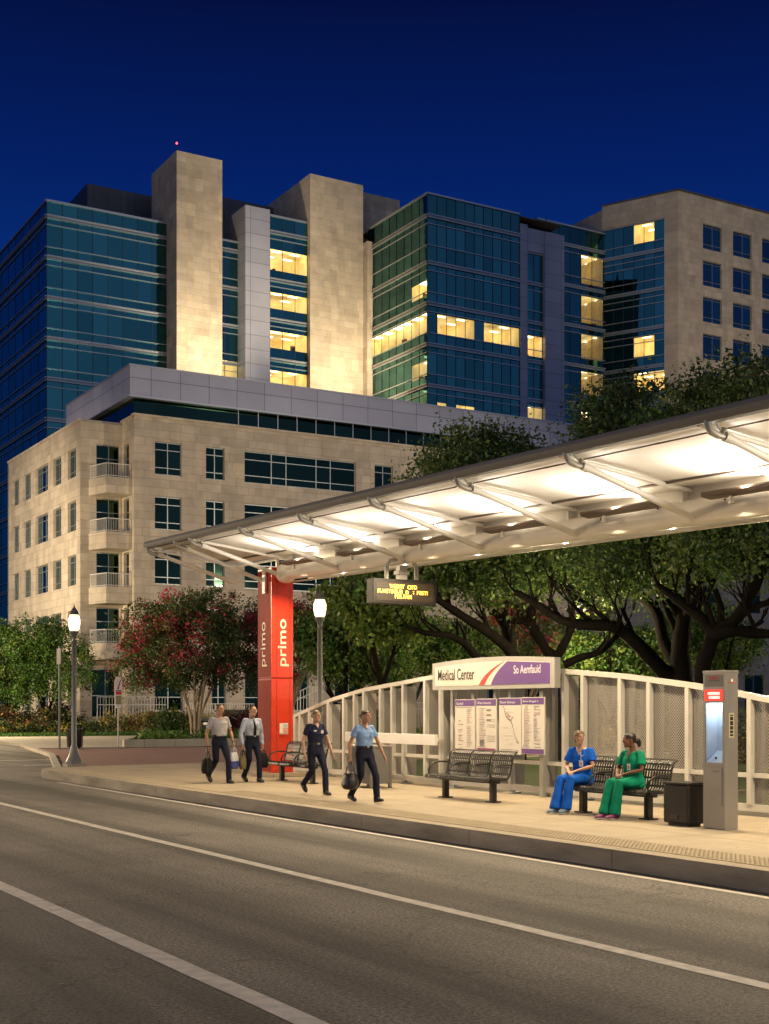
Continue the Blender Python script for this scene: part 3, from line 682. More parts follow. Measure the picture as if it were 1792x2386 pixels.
sheet('ground', [(-900,-500), (1500,-500), (1500,1700), (-900,1700)], -0.03, M_land)
sheet('road', [(-26,-40), (10.6,-40), (10.6,37.2), (60,40.5), (60,90), (26,90), (24,240), (-8,240), (-26,100)], 0.0, M_asph)
XE = 10.43
arc = [(XE + 1.7 - 1.7*math.cos(a), 36.2 + 1.7*math.sin(a)) for a in [R(t) for t in range(0, 91, 10)]]
arc = arc[:-1] + [(12.4, 37.9), (16.0, 38.6)]
inner = [(x + .16, y - .05) for x, y in arc]
cb = MB()
ks = [-12 + 3.05*i for i in range(16)]
for i in range(15): cb.prism([(XE, ks[i]+.006, -.02), (XE, ks[i+1]-.006, -.02), (XE+.17, ks[i+1]-.006, -.02), (XE+.17, ks[i]+.006, -.02)], (0,0,ZP+.02)); cb.box(XE+.012, XE+.17, ks[i+1]-.006, ks[i+1]+.006, -.02, ZP-.012)
path = [(XE, ks[15]+.006), (XE, 36.2)] + arc[1:]
pin = [(XE+.17, ks[15]+.006), (XE+.17, 36.2)] + [(XE+1.7-1.53*math.cos(R(t)), 36.2+1.53*math.sin(R(t))) for t in range(10, 90, 10)] + [(12.45, 37.73), (16.0, 38.4)]
n_ = min(len(path), len(pin))
for i in range(n_-1):
    (a0, a1), (b0, b1), (c0_, c1_), (d0, d1) = path[i], path[i+1], pin[i+1], pin[i]
    cb.prism([(a0,a1,-.02), (b0,b1,-.02), (c0_,c1_,-.02), (d0,d1,-.02)], (0,0,ZP+.02))
cb.m = [1 if all(abs(cb.v[i][2]-ZP) < .002 for i in f) else 0 for f in cb.f]
struct('platform_kerb', cb, [M_curb, M_conc])
slab('platform', [(XE+.171,-12)] + [(XE+.171, 36.2)] + pin[2:n_] + [(60,38.8), (60,20), (16.4,20), (16.4,-12)], -.02, ZP-.006, M_conc)
# raised-dome strip along the edge: narrow sheet with modelled domes on the near half
tm = MB(); tm.box(XE+.30, XE+.92, 3, 35.5, ZP-.006, ZP+.002)
y = 9.0
while y < 25:
    for i in range(8):
        x = XE+.36+i*.072
        tm.add([(x-.017,y-.017,ZP+.002),(x+.017,y-.017,ZP+.002),(x+.017,y+.017,ZP+.002),(x-.017,y+.017,ZP+.002),(x-.009,y-.009,ZP+.010),(x+.009,y-.009,ZP+.010),(x+.009,y+.009,ZP+.010),(x-.009,y+.009,ZP+.010)],
               [(4,5,6,7),(0,1,5,4),(1,2,6,5),(2,3,7,6),(3,0,4,7)])
    y += .072
struct('tactile_strip', tm, M_tact)
# lane markings
def stripe(x, w, y0, y1, dx=0.0):
    mb = MB(); k = int((y1-y0)/.5); pts = []
    for i in range(k+1):
        yy = y0+(y1-y0)*i/k; j = random.uniform(-.006,.006)
        pts.append((x+dx*i/k+j, yy))
    for i in range(k):
        mb.quad((pts[i][0]-w/2, pts[i][1], .004), (pts[i][0]+w/2, pts[i][1], .004), (pts[i+1][0]+w/2, pts[i+1][1], .004), (pts[i+1][0]-w/2, pts[i+1][1], .004))
    return mb
struct('lane_marking', stripe(10.17, .11, -20, 34.0), M_paint); struct('lane_marking', stripe(6.93, .16, -20, 120), M_paint); struct('lane_marking', stripe(3.72, .19, -20, 120), M_paint)
mk = MB(); 
for y0 in (44.6, 49.0): mk.quad((12.2, y0, .004), (17.0, y0, .004), (17.0, y0+.28, .004), (12.2, y0+.28, .004))
mk.quad((1.4, 14.0, .004), (2.9, 14.3, .004), (2.9, 14.42, .004), (1.4, 14.12, .004))
mk.quad((14.2, 45.2, .005), (14.6, 45.2, .005), (15.6, 48.9, .005), (15.2, 48.9, .005))
struct('crosswalk_marking', mk, M_paint)
# raised reflective road studs and little bits of litter on the lanes
lt = MB()
for i in range(70):
    x, y_ = random.uniform(2, 10), random.uniform(6, 26); a = random.uniform(0, 3.14); l = random.uniform(.01, .035)
    lt.fbox((x, y_, .002), (l*math.cos(a), l*math.sin(a), 0), (-.012*math.sin(a), .012*math.cos(a), 0), (0,0,.005))
tag(lt.build('road_debris', mat('dry_leaf_bits', (.45,.36,.22), .8, var=.4)), kind='stuff')
# corner plaza of red pavers, far pavements, lawns
slab('paver_plaza', [(12.2,40.2), (60,41.5), (60,59.0), (17.2,60.2), (15.6,52.0)], -.02, .06, M_paver)
cbf = MB(); pth = [(12.0,39.8), (15.4,52.0), (17.0,60.4), (18.3,67), (19.2,76), (20.5,110), (21,160)]
for i in range(len(pth)-1):
    (x0,y0),(x1,y1) = pth[i], pth[i+1]; cbf.prism([(x0-.2,y0,-.02),(x1-.2,y1,-.02),(x1+.02,y1,-.02),(x0+.02,y0,-.02)], (0,0,.15))
struct('far_kerb', cbf, M_walk)
slab('sidewalk', [(17.0,60.2), (21.3,60.4), (24.6,69), (28,77.5), (40,80), (90,81), (90,83.5), (38,84.5), (27,84.5), (19.9,87), (18.3,67)], -.02, .10, M_walk)
slab('lawn', [(19.9,87.2), (27,84.7), (38,84.7), (90,83.7), (110,86), (110,140), (21,150), (20.6,110)], -.02, .14, M_lawn)
slab('verge', [(16.42,-12), (16.42,19.9), (60,19.9), (60,-12)], -.02, .16, M_lawn)
slab('planter_bed', [(21.7,61.16), (52,61.16), (52,76), (30,75.5), (27.4,74)], -.02, .36, M_lawn)
slab('path', [(24,22.5),(25.8,22.5),(25.8,36),(24,36)], ZP-.02, ZP+.004, M_walk)
slab('lawn', [(17.3,20.2),(23.8,20.2),(23.8,37),(17.3,37)], ZP-.03, ZP+.02, M_lawn)
slab('lawn', [(26,20.2),(60,20.2),(60,37),(26,37)], ZP-.03, ZP+.02, M_lawn)

# ================================================================== canopy
M_white = mat('white_paint', (.80,.77,.72), .4, 0.0, var=.05, vscale=2)
M_memb = mat('canopy_membrane', (.78,.75,.70), .55, var=.05, vscale=1.2)
M_fin = mat('grey_fin_steel', (.40,.39,.36), .4, .3, var=.07, vscale=3)
M_edge = mat('canopy_edge_metal', (.13,.125,.125), .7, .0, var=.08)
M_shade = mat('lamp_shade_brown', (.12,.085,.065), .5, .3)
M_glow = mat('lamp_tube', (1,.9,.7), emit=(1,.82,.55), estr=9)
XEd, XSp = 11.83, 14.4
def ze(y): return 5.56 + .0242*(y-12.27)
def zse(y): return 4.80 + .0222*(y-15)
def zsp(y): return 4.97 + .0235*(y-17.8)
def zm(y): return 5.37 + .0237*(y-17.95)
Y0c, Y1c = -4.6, 32.0
CAN = thing('station_canopy', 'long white winged station canopy lit from below over the platform', 'canopy', (XSp, 14.0, ZP))
ribs = [12.27 + 2.815*k for k in range(-6, 7)] + [32.0]
mb = MB(); ny = 80
def prof(y):
    e, m_, s = ze(y), zm(y), zsp(y)
    # front wing: slight concave sag between ribs
    k = min(abs(y-r) for r in ribs)/1.4; sag = .035*min(1, k)
    return [(XEd+.06, e-.03), (XEd+.5, e-.03-(e-m_)*.16-sag*.6), (XEd+1.4, e-.03-(e-m_)*.5-sag), (XEd+2.2, e-.03-(e-m_)*.82-sag*.6), (14.45, m_-.0), (15.4, m_+.20), (16.6, m_+.48), (17.3, m_+.66)]
ys = [Y0c + (Y1c-Y0c)*i/160 for i in range(161)]
top = [[(x, y, z+.05) for x, z in prof(y)] for y in ys]; bot = [[(x, y, z) for x, z in prof(y)] for y in ys]
k = len(top[0])
rings = [bot[i] + top[i][::-1] for i in range(161)]
mb.loft(rings); mb.build('roof_membrane', M_memb, CAN, smooth=True, angle=30)
mb = MB()
sec = [(0,-.06), (.03,-.09), (.16,-.09), (.16,.06), (.06,.085), (.0,.05), (-.02,0)]
mb.loft([[(XEd-.03+a, y, ze(y)+b) for a, b in sec] for y in (Y0c, 14, Y1c+.1)]); mb.loft([[(17.25+a, y, zm(y)+.70+b) for a, b in sec] for y in (Y0c, 14, Y1c+.1)])
mb.build('edge_beam', M_edge, CAN, smooth=True)
mb = MB(); mb.tube([(XEd+.42, y, ze(y)-.115) for y in (Y0c, 14, Y1c)], .012, 6); mb.tube([(13.9, y, zm(y)+.02) for y in (Y0c, 14, Y1c)], .02, 6)
mb.build('seam_strip', M_shade, CAN)
mb = MB(); mb.tube([(XSp, y, zsp(y)) for y in (Y0c, 14, 29.0)], .20, 20)
mb.build('spine_pipe', M_white, CAN, smooth=True)
mb = MB(); mb.tube([(XSp, 29.0, zsp(29)), (XSp, 29.12, zsp(29)), (XSp, 29.3, zsp(29)-.02), (XSp, 29.45, zsp(29)-.06), (XSp, 29.6, zsp(29)-.1)], [.20, .235, .25, .2, .08], 18); mb.build('spine_end', M_white, CAN, smooth=True)
mb = MB(); mb.tube([(15.2, y, zsp(y)-.10) for y in (Y0c, 14, 29.6)], .05, 10); mb.tube([(14.75, y, zsp(y)-.2) for y in (Y0c, 14, 29.6)], .02, 8); mb.build('lower_pipe', M_white, CAN, smooth=True)
mb = MB(); mb.loft([[(14.43, y, zsp(y)+.15), (14.47, y, zsp(y)+.15), (14.47, y, zm(y)+.005), (14.43, y, zm(y)+.005)] for y in (Y0c, 14, 29.0)]); mb.build('spine_web', M_white, CAN)
def strut(y, xe=14.28, ze_=None, x0=XEd):
    e = ze(y); z1 = zse(y) if ze_ is None else ze_
    mb = MB()
    mb.tube([(x0+.33, y, e-.235), (xe, y, z1)], .052, 12)
    mb.tube([(x0+.31, y, e-.232), (x0+.42, y, e-.262)], .066, 12); mb.tube([(xe-.16, y, z1+.05), (xe-.02, y, z1)], .03, 8); mb.ball((xe-.04, y, z1+.01), .06, .05, .06, 8, 6)
    s = mb.build('strut', M_white, CAN, smooth=True)
    h = MB(); h.tube([(x0+.02, y, e-.02), (x0+.01, y, e-.10), (x0+.07, y, e-.19), (x0+.20, y, e-.232), (x0+.34, y, e-.242)], [.03, .045, .05, .045, .04], 10, up=(0,1,0))
    h.tube([(x0+.14, y, e-.05), (x0+.2, y, e-.12), (x0+.26, y, e-.17)], .018, 8, up=(0,1,0)); h.ball((x0+.28, y, e-.16), .04, .05, .04, 8, 6)
    h.build('bracket', M_fin, s, smooth=True)
    return s
for y in ribs: strut(y)
strut(30.1, 14.18, zse(30.1)-.07)
for y in ribs:                                        # rafters lying under the membrane
    r_ = MB(); p = prof(y+.2); r_.tube([(x, y+.2, z-.045) for x, z in p[:5]], .038, 8); r_.tube([(x, y+.2, z-.045) for x, z in p[4:]], .038, 8); r_.build('rafter', M_white, CAN, smooth=True)
lamp_y = [(ribs[i]+ribs[i+1])/2 for i in range(len(ribs)-2)]
for y in lamp_y:
    zc = 5.10 + .023*(y-16.6)
    f = MB(); a, b_ = y-.88, y+.88; s = .023*.88
    sec = [(13.92, .035), (13.94, -.035), (14.12, -.06), (14.16, -.015)]
    f.loft([[(x, a, zc-s+z) for x, z in sec], [(x, b_, zc+s+z) for x, z in sec]])
    for yy in (a+.2, b_-.2): f.tube([(14.2, yy, zc-.05), (14.36, yy, zc-.10)], .014, 6)
    lf = f.build('light_fixture', M_shade, CAN)
    tb = MB(); tb.tube([(14.04, a+.05, zc-s+.0), (14.04, b_-.05, zc+s+.0)], .022, 8); tb.build('lamp_tube', M_glow, lf, smooth=True)
    tw = MB(); tw.box(14.30, 14.43, y-1.16, y-1.10, zsp(y)+.14, zm(y)-.04); tw.build('bracket_plate', M_white, lf)
    light('AREA', 'canopy_uplight', (14.03, y, zc+.05), 112, (1.0, .88, .71), (13.3, y, zc+1.5), shape='RECTANGLE', size=.14, size_y=1.7)
    dl = MB(); dl.tube([(14.0, y+.35, zc-.06), (14.0, y+.35, zc-.13), (14.0, y+.35, zc-.17)], [.025, .04, .055], 12); dl.build('downlight', M_white, lf, smooth=True)
    light('SPOT', 'canopy_downlight', (13.98, y+.35, zc-.20), 560, (1.0, .78, .49), (13.6, y+.35, 0), spot_size=R(156), spot_blend=.55, shadow_soft_size=.012)
    light('AREA', 'canopy_uplight', (14.68, y, zc+.06), 60, (1.0, .88, .71), (15.6, y, zc+1.5), shape='RECTANGLE', size=.1, size_y=1.7)

# ================================================================== red pylon
M_red = mat('red_enamel', (.62,.040,.012), .28, 0.0, var=.05, vscale=1.5, coat=.3)
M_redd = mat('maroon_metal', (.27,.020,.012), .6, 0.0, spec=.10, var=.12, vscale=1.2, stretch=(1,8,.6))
M_ivory = mat('ivory_lettering', (.75,.68,.52), .5)
M_notice = mat('paper_notice', (.78,.74,.68), .6, var=.04)
def pylon(loc, label):
    t = thing('red_pylon', label, 'pylon', loc); x, y, z = loc
    mb = MB(); mb.box(x, x+.59, y, y+.8, z+.10, z+2.42); mb.build('lower_panel', M_red, t, bevel=.012)
    mb = MB(); mb.box(x, x+.59, y, y+.8, z+2.435, z+5.15); mb.build('upper_panel', M_red, t, bevel=.012)
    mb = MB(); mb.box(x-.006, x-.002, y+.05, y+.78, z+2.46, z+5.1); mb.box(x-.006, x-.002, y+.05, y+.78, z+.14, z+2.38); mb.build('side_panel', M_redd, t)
    mb = MB()
    for xx in (x+.14, x+.50): mb.box(xx-.006, xx+.006, y-.003, y+.002, z+.12, z+2.40); mb.box(xx-.006, xx+.006, y-.003, y+.002, z+2.45, z+5.1)
    mb.box(x-.003, x+.593, y-.004, y+.7, z+2.421, z+2.434); mb.build('panel_joint', mat('dark_red_joint', (.16,.01,.008), .5), t)
    mb = MB(); mb.box(x+.13, x+.20, y-.02, y+.05, z+4.9, z+5.42); mb.build('top_bracket', M_white, t)
    mb = MB(); text(mb, 'primo', (x+.47, y-.003, z+2.72), (0,0,1), (-1,0,0), 1.16, .30, bold=.012, lift=.006); mb.build('lettering', M_ivory, t)
    mb = MB(); text(mb, 'primo', (x-.008, y+.24, z+2.72), (0,0,1), (0,1,0), 1.10, .36, bold=.0, lift=.004); mb.build('lettering', M_ivory, t)
    mb = MB(); mb.box(x+.20, x+.44, y-.02, y-.0, z+1.02, z+1.40); nb = mb.build('notice_board', M_red, t)
    mb = MB(); mb.box(x+.205, x+.435, y-.026, y-.021, z+1.05, z+1.32)
    mb.box(x+.295, x+.43, y-.029, y-.026, z+1.06, z+1.21, 1); mb.box(x+.21, x+.28, y-.029, y-.026, z+1.06, z+1.075, 2)
    for i in range(5): mb.box(x+.305, x+.425, y-.029, y-.026, z+1.23+i*.015, z+1.235+i*.015, 2)
    mb.build('notice', [M_notice, mat('pink_print', (.62,.32,.25), .6), mat('grey_print', (.25,.2,.2), .6)], nb)
    mb = MB(); mb.box(x-.15, x+.9, y-.12, y+.95, z, z+.10); mb.build('base_plinth', M_conc, t, bevel=.01)
    mb = MB(); mb.box(x-.05, x-.008, y+.28, y+.44, z+4.52, z+5.06); 
    for i in range(7): mb.box(x-.056, x-.05, y+.30, y+.42, z+4.56+i*.07, z+4.60+i*.07)
    mb.build('strut_plate', M_white, t)
    mb = MB(); mb.fbox((x+.2, y-.05, z+5.08), (.26,0,-.05), (0,.12,.03), (0,0,.06)); mb.build('camera_box', M_shade, t)
    return t
pylon((14.16, 29.6, ZP), 'tall square red pylon reading primo holding up the canopy end')

# ================================================================== hanging led sign
M_led = mat('led_amber', (1,.6,.1), emit=(1,.47,.05), estr=2.6)
M_black = mat('black_powdercoat', (.022,.020,.018), .42, .3, var=.15, vscale=4)
M_bronze = mat('bronze_housing', (.012,.009,.007), .5, .2, var=.15, vscale=3)
t = thing('led_sign', 'dark electronic message sign with amber text hung under the canopy', 'sign', (14.28, 23.6, 4.06))
mb = MB(); mb.box(13.52, 15.04, 23.5, 23.77, 4.06, 4.57); mb.build('housing', M_bronze, t, bevel=.012)
mb = MB(); mb.box(13.59, 14.97, 23.492, 23.498, 4.12, 4.50); mb.build('screen', mat('led_panel', (.008,.005,.002), .6, emit=(.9,.42,.05), estr=.035), t)
mb = MB()
text(mb, 'WEDIIY', (13.90, 23.490, 4.375), (1,0,0), (0,0,1), .36, .085, bold=.02); text(mb, 'CITD', (14.33, 23.490, 4.37), (1,0,0), (0,0,1), .23, .085, bold=.02)
text(mb, 'FLMETSGUR', (13.62, 23.490, 4.272), (1,0,0), (0,0,1), .60, .08, bold=.02); text(mb, 'D', (14.29, 23.490, 4.27), (1,0,0), (0,0,1), .07, .07, bold=.02); text(mb, ':', (14.46, 23.490, 4.275), (1,0,0), (0,0,1), .03, .06, bold=.02); text(mb, 'PESTI', (14.56, 23.490, 4.265), (1,0,0), (0,0,1), .26, .08, bold=.02)
text(mb, 'PER.FAM', (14.03, 23.490, 4.17), (1,0,0), (0,0,1), .40, .085, bold=.02)
mb.build('led_text', M_led, t)
mb = MB(); mb.box(14.19, 14.37, 23.56, 23.72, 4.57, 4.86); mb.box(14.15, 14.41, 23.54, 23.74, 4.68, 4.76)
for s in (-1, 1): mb.tube([(14.28+s*.36, 23.64, 4.56), (14.28+s*.36, 23.64, 4.78), (14.28+s*.34, 23.64, 4.88), (14.28+s*.27, 23.64, 4.96), (14.28+s*.12, 23.64, 5.0)], .045, 10, up=(0,1,0))
mb.build('hanger', M_fin, t, smooth=True)

# ================================================================== windscreen fence along the platform
M_fence = mat('cream_painted_steel', (.56,.54,.49), .42, .1, var=.07, vscale=3)
M_ffin = mat('fence_fin_steel', (.66,.63,.57), .5, 0, var=.07, vscale=3)
M_mesh = mesh_mat('perforated_sheet', (.25,.23,.20))
M_fglass = clear_mat('screen_glass', (.62,.60,.57), .05, .05, (.30,.27,.22))
FX = 15.6
top_pts = [(8.0, 1.2), (11.5,1.55), (13.2,1.83), (14.8,2.04), (15.47,2.15), (16.5,2.29), (18.2,2.48), (19.8,2.60), (22,2.66), (24.2,2.61), (27.55,2.34), (29.2,2.11), (31.3,1.68), (32.2,1.5)]
def ftop(y):
    return float(np.interp(y, [p[0] for p in top_pts], [p[1] for p in top_pts]))
def fyy(u): return on_x(u, FX)[1]
FEN = thing('platform_fence', 'cream steel windscreen fence with a wave-shaped top behind the benches', 'fence', (FX, 22, ZP))
us = [690, 702, 724, 768, 804, 829, 851, 890, 917, 943, 994, 1030, 1058, 1107, 1158, 1193, 1270, 1318, 1362, 1449, 1516, 1606, 1680, 1751, 1830, 1920, 2030, 2160]
py = [fyy(u) for u in us]
mb = MB(); yy = [8.5 + i*.5 for i in range(48)]
mb.loft([[(FX-.05, y, ftop(y)-.04), (FX+.07, y, ftop(y)-.04), (FX+.07, y, ftop(y)+.05), (FX-.05, y, ftop(y)+.05)] for y in yy]); mb.build('top_rail', M_fence, FEN)
mb = MB(); mb.box(FX-.03, FX+.05, 8.5, 32.0, .83, .90); mb.build('middle_rail', M_fence, FEN)
mb = MB(); mb.box(FX-.04, FX+.06, 8.5, 32.0, .30, .41); 
for y in py[::3]: mb.box(FX-.14, FX+.16, y-.1, y+.1, ZP, ZP+.03); mb.box(FX-.03, FX+.05, y-.04, y+.04, ZP, .3)
mb.build('bottom_rail', M_fence, FEN)
for i, y in enumerate(py):
    mb = MB(); h = ftop(y)-.04; wide = True
    mb.box(FX-.062, FX+.02, y-.043, y+.043, .41, h)
    if wide: mb.box(FX+.02, FX+.30, y-.012, y+.012, .41, h-.04, 1)
    mb.build('post', [M_fence, M_ffin], FEN)
for i in range(len(py)-1):
    y1, y0 = py[i]-.036, py[i+1]+.036
    if y1-y0 < .12: continue
    mb = MB(); k = 4; a = [y0+(y1-y0)*j/k for j in range(k+1)]
    x = FX + .045
    for j in range(k): mb.add([(x, a[j], .42), (x, a[j+1], .42), (x, a[j+1], .83), (x, a[j], .83)], [(0,1,2,3)]); mb.add([(x, a[j], .90), (x, a[j+1], .90), (x, a[j+1], ftop(a[j+1])-.04), (x, a[j], ftop(a[j])-.04)], [(0,1,2,3)])
    ism = i in (18, 19, 20, 21, 23, 24, 25, 26)
    mb.build('perforated_panel' if ism else 'glass_panel', M_mesh if ism else M_fglass, FEN)
mb = MB(); mb.box(15.16, 15.24, 23.75, 27.7, 1.13, 1.36)
for y in (24.2, 25.6, 27.2): mb.box(15.24, FX-.03, y-.03, y+.03, 1.2, 1.28)
mb.build('leaning_rail', M_white, FEN, bevel=.008)

# ================================================================== station name sign
M_purple = mat('purple_vinyl', (.115,.040,.22), .45, var=.05)
M_pw = mat('sign_white', (.66,.61,.53), .45, var=.03); M_sred = mat('sign_red', (.56,.03,.025), .45); M_ink = mat('sign_ink', (.02,.018,.02), .5); M_lilac = mat('sign_lilac_white', (.72,.68,.72), .5)
SX = 15.34; ya, yb = 24.02, 19.80
SGN = thing('station_sign', 'wide arched Medical Center sign in cream and purple above the fence', 'sign', (SX, 22, 2.3))
def arch(t): return 2.865 + .075*math.sin(math.pi*min(1, max(0, t)))
def board(y0, y1, lo, inset, x0, x1):
    pts = []; N = 24
    for i in range(N+1):
        y = y0 + (y1-y0)*i/N; pts.append((x0, y, arch((ya-y)/(ya-yb))-inset))
    return [(x0, y1, lo), (x0, y0, lo)] + pts
mb = MB(); mb.prism(board(ya, yb, 2.30, 0, SX-.06, 0), (.14,0,0)); mb.build('board_frame', M_fin, SGN)
mb = MB(); mb.prism(board(ya-.11, yb+.11, 2.38, .09, SX-.066, 0), (.005,0,0)); mb.build('face', M_pw, SGN)
def sy(p): return ya-.11-(ya-yb-.22)*p      # fraction from the left end
def swoosh(a0, a1, b0, b1, x, m, name):
    """band between two bowed edges; a/b fraction at bottom and top"""
    N = 12; lo = 2.385
    def edge(p0, p1):
        r_ = []
        for i in range(N+1):
            t = i/N; q = p0 + (p1-p0)*(t - .16*math.sin(math.pi*t))
            yv = sy(q); r_.append((x, yv, lo + (arch((ya-yv)/(ya-yb))-.095-lo)*t))
        return r_
    e0, e1 = edge(a0, a1), edge(b0, b1); mb = MB()
    for i in range(N): mb.quad(e0[i], e1[i], e1[i+1], e0[i+1])
    return mb.build(name, m, SGN)
swoosh(.41, .625, .46, .632, SX-.0695, M_sred, 'red_stripe')
N = 14
mb = MB(); e0 = []
for i in range(N+1):
    t_ = i/N; q = .515 + (.655-.515)*(t_ - .14*math.sin(math.pi*t_)); yv = sy(q); e0.append((SX-.0695, yv, 2.385 + (arch((ya-yv)/(ya-yb))-.095-2.385)*t_))
e1 = [(SX-.0695, yb+.125, 2.385 + (arch(.97)-.1-2.385)*i/N) for i in range(N+1)]
for i in range(N): mb.quad(e0[i], e1[i], e1[i+1], e0[i+1])
mb.build('purple_field', M_purple, SGN)
mb = MB(); text(mb, 'Medical Center', (SX-.068, sy(.03), 2.50), (0,-1,0), (0,0,1), 1.36, .235, bold=.010); mb.build('lettering', M_ink, SGN)
mb = MB(); text(mb, 'So Aemfauid', (SX-.071, sy(.71), 2.585), (0,-1,0), (0,0,1), .86, .165, bold=.012); mb.build('lettering', M_lilac, SGN)
for y in (fyy(1040)+.0, fyy(1272)): MB().box(FX-.11, FX+.05, y-.06, y+.06, ZP, 2.32).build('sign_post', M_fin, SGN)

# ================================================================== four map panels
M_poster = mat('poster_paper', (.66,.62,.55), .5, var=.03); M_line = mat('poster_print', (.22,.20,.20), .6); M_faint = mat('poster_faint', (.42,.38,.34), .6); M_pink = mat('poster_pink', (.5,.26,.27), .6); M_magenta = mat('poster_magenta', (.24,.03,.13), .5)
def poster(u0, u1, ztop, zbot, label, title, kind):
    x = 15.28; y0 = on_x(u0, x)[1]; y1 = on_x(u1, x)[1]; w = y0-y1; h = ztop-zbot
    t = thing('map_panel', label, 'poster', (x, (y0+y1)/2, zbot), 0, 'purple-headed map panels on the fence')
    mb = MB(); mb.box(x, x+.03, y1, y0, zbot, ztop); mb.build('board', M_poster, t)
    def rect(mb, a, b, c, d, m=0): mb.box(x-.004, x-.001, y0-w*b, y0-w*a, ztop-h*d, ztop-h*c, m)
    mb = MB(); rect(mb, .01, .99, .012, .125)
    mb.build('header', M_purple, t)
    if kind == 3: fo = MB(); rect(fo, .01, .99, .905, .99); fo.build('foot_band', M_purple, t)
    mb = MB(); text(mb, title, (x-.004, y0-w*.07, ztop-h*.10), (0,-1,0), (0,0,1), w*(.35 if kind == 0 else .68), h*.045, bold=.01); mb.build('lettering', M_lilac, t)
    mb = MB(); rnd = random.Random(kind+5)
    if kind == 0:
        rect(mb, .05, .88, .15, .158); 
        for i in range(22): 
            yv = .19+i*.034
            if rnd.random() < .85 and i > 5: rect(mb, .17, .17+rnd.uniform(.12,.26), yv, yv+.012, rnd.choice((0,1,1)))
            if rnd.random() < .8: rect(mb, .6, .6+rnd.uniform(.15,.27), yv, yv+.012, rnd.choice((0,1,1,2)))
    elif kind == 1:
        for i in range(3): rect(mb, .52, .75, .19+i*.09, .225+i*.09)
        for i in range(20):
            yv = .17+i*.033
            rect(mb, .15, .15+rnd.uniform(.2,.36), yv, yv+.01, rnd.choice((0,1,1,2)))
            if i > 2 and rnd.random() < .7: rect(mb, .77 if i < 9 else .56, .95, yv, yv+.01, 1)
        rect(mb, .18, .40, .75, .86); rect(mb, .1, .48, .87, .878); rect(mb, .05, .96, .895, .96, 3)
    elif kind == 2:
        for i in range(26):
            a = .20+i*.026 + (.01 if i % 2 else -.01); c = .15 + (i*.024 + .05*math.sin(i*.35)); rect(mb, a, a+.035, c, c+.022, 0 if rnd.random() < .7 else 2)
            if i in (4, 5, 6, 7): rect(mb, a+.05, a+.14, c-.02, c-.005, 2)
        for i in range(6): rect(mb, .52+i*.02, .55+i*.02, .40-i*.013, .412-i*.013)
        for i in range(9): rect(mb, .1+rnd.random()*.5, .35+rnd.random()*.4, .25+i*.07, .253+i*.07, 1)
        rect(mb, .06, .62, .915, .922); rect(mb, .75, .9, .925, .935)
    else:
        rect(mb, .12, .13, .2, .82, 2)
        for i in range(26):
            yv = .16+i*.027
            rect(mb, .14, .14+rnd.uniform(.1,.3), yv, yv+.008, rnd.choice((0,1,1,2)))
            if rnd.random() < .6: rect(mb, .54, .54+rnd.uniform(.1,.32), yv, yv+.012, rnd.choice((0,1,2)))
        rect(mb, .05, .3, .84, .85); rect(mb, .05, .36, .87, .88); rect(mb, .55, .85, .87, .88)
    mb.build('print', [M_line, M_faint, M_pink, M_magenta], t)
poster(1060.5, 1106.5, 2.10, 1.00, 'leftmost map panel with two columns of small print', 'Sadal', 0)
poster(1110, 1156, 2.11, 1.00, 'second map panel with three black blocks and a magenta foot', 'Dbear Uasottib', 1)
poster(1163, 1214, 2.12, 1.02, 'third map panel showing a slanting dotted route line', 'Rterer Eatmant', 2)
poster(1216, 1268, 2.13, 1.04, 'rightmost map panel with a purple band along its foot', 'Bmm Blogeit ti', 3)

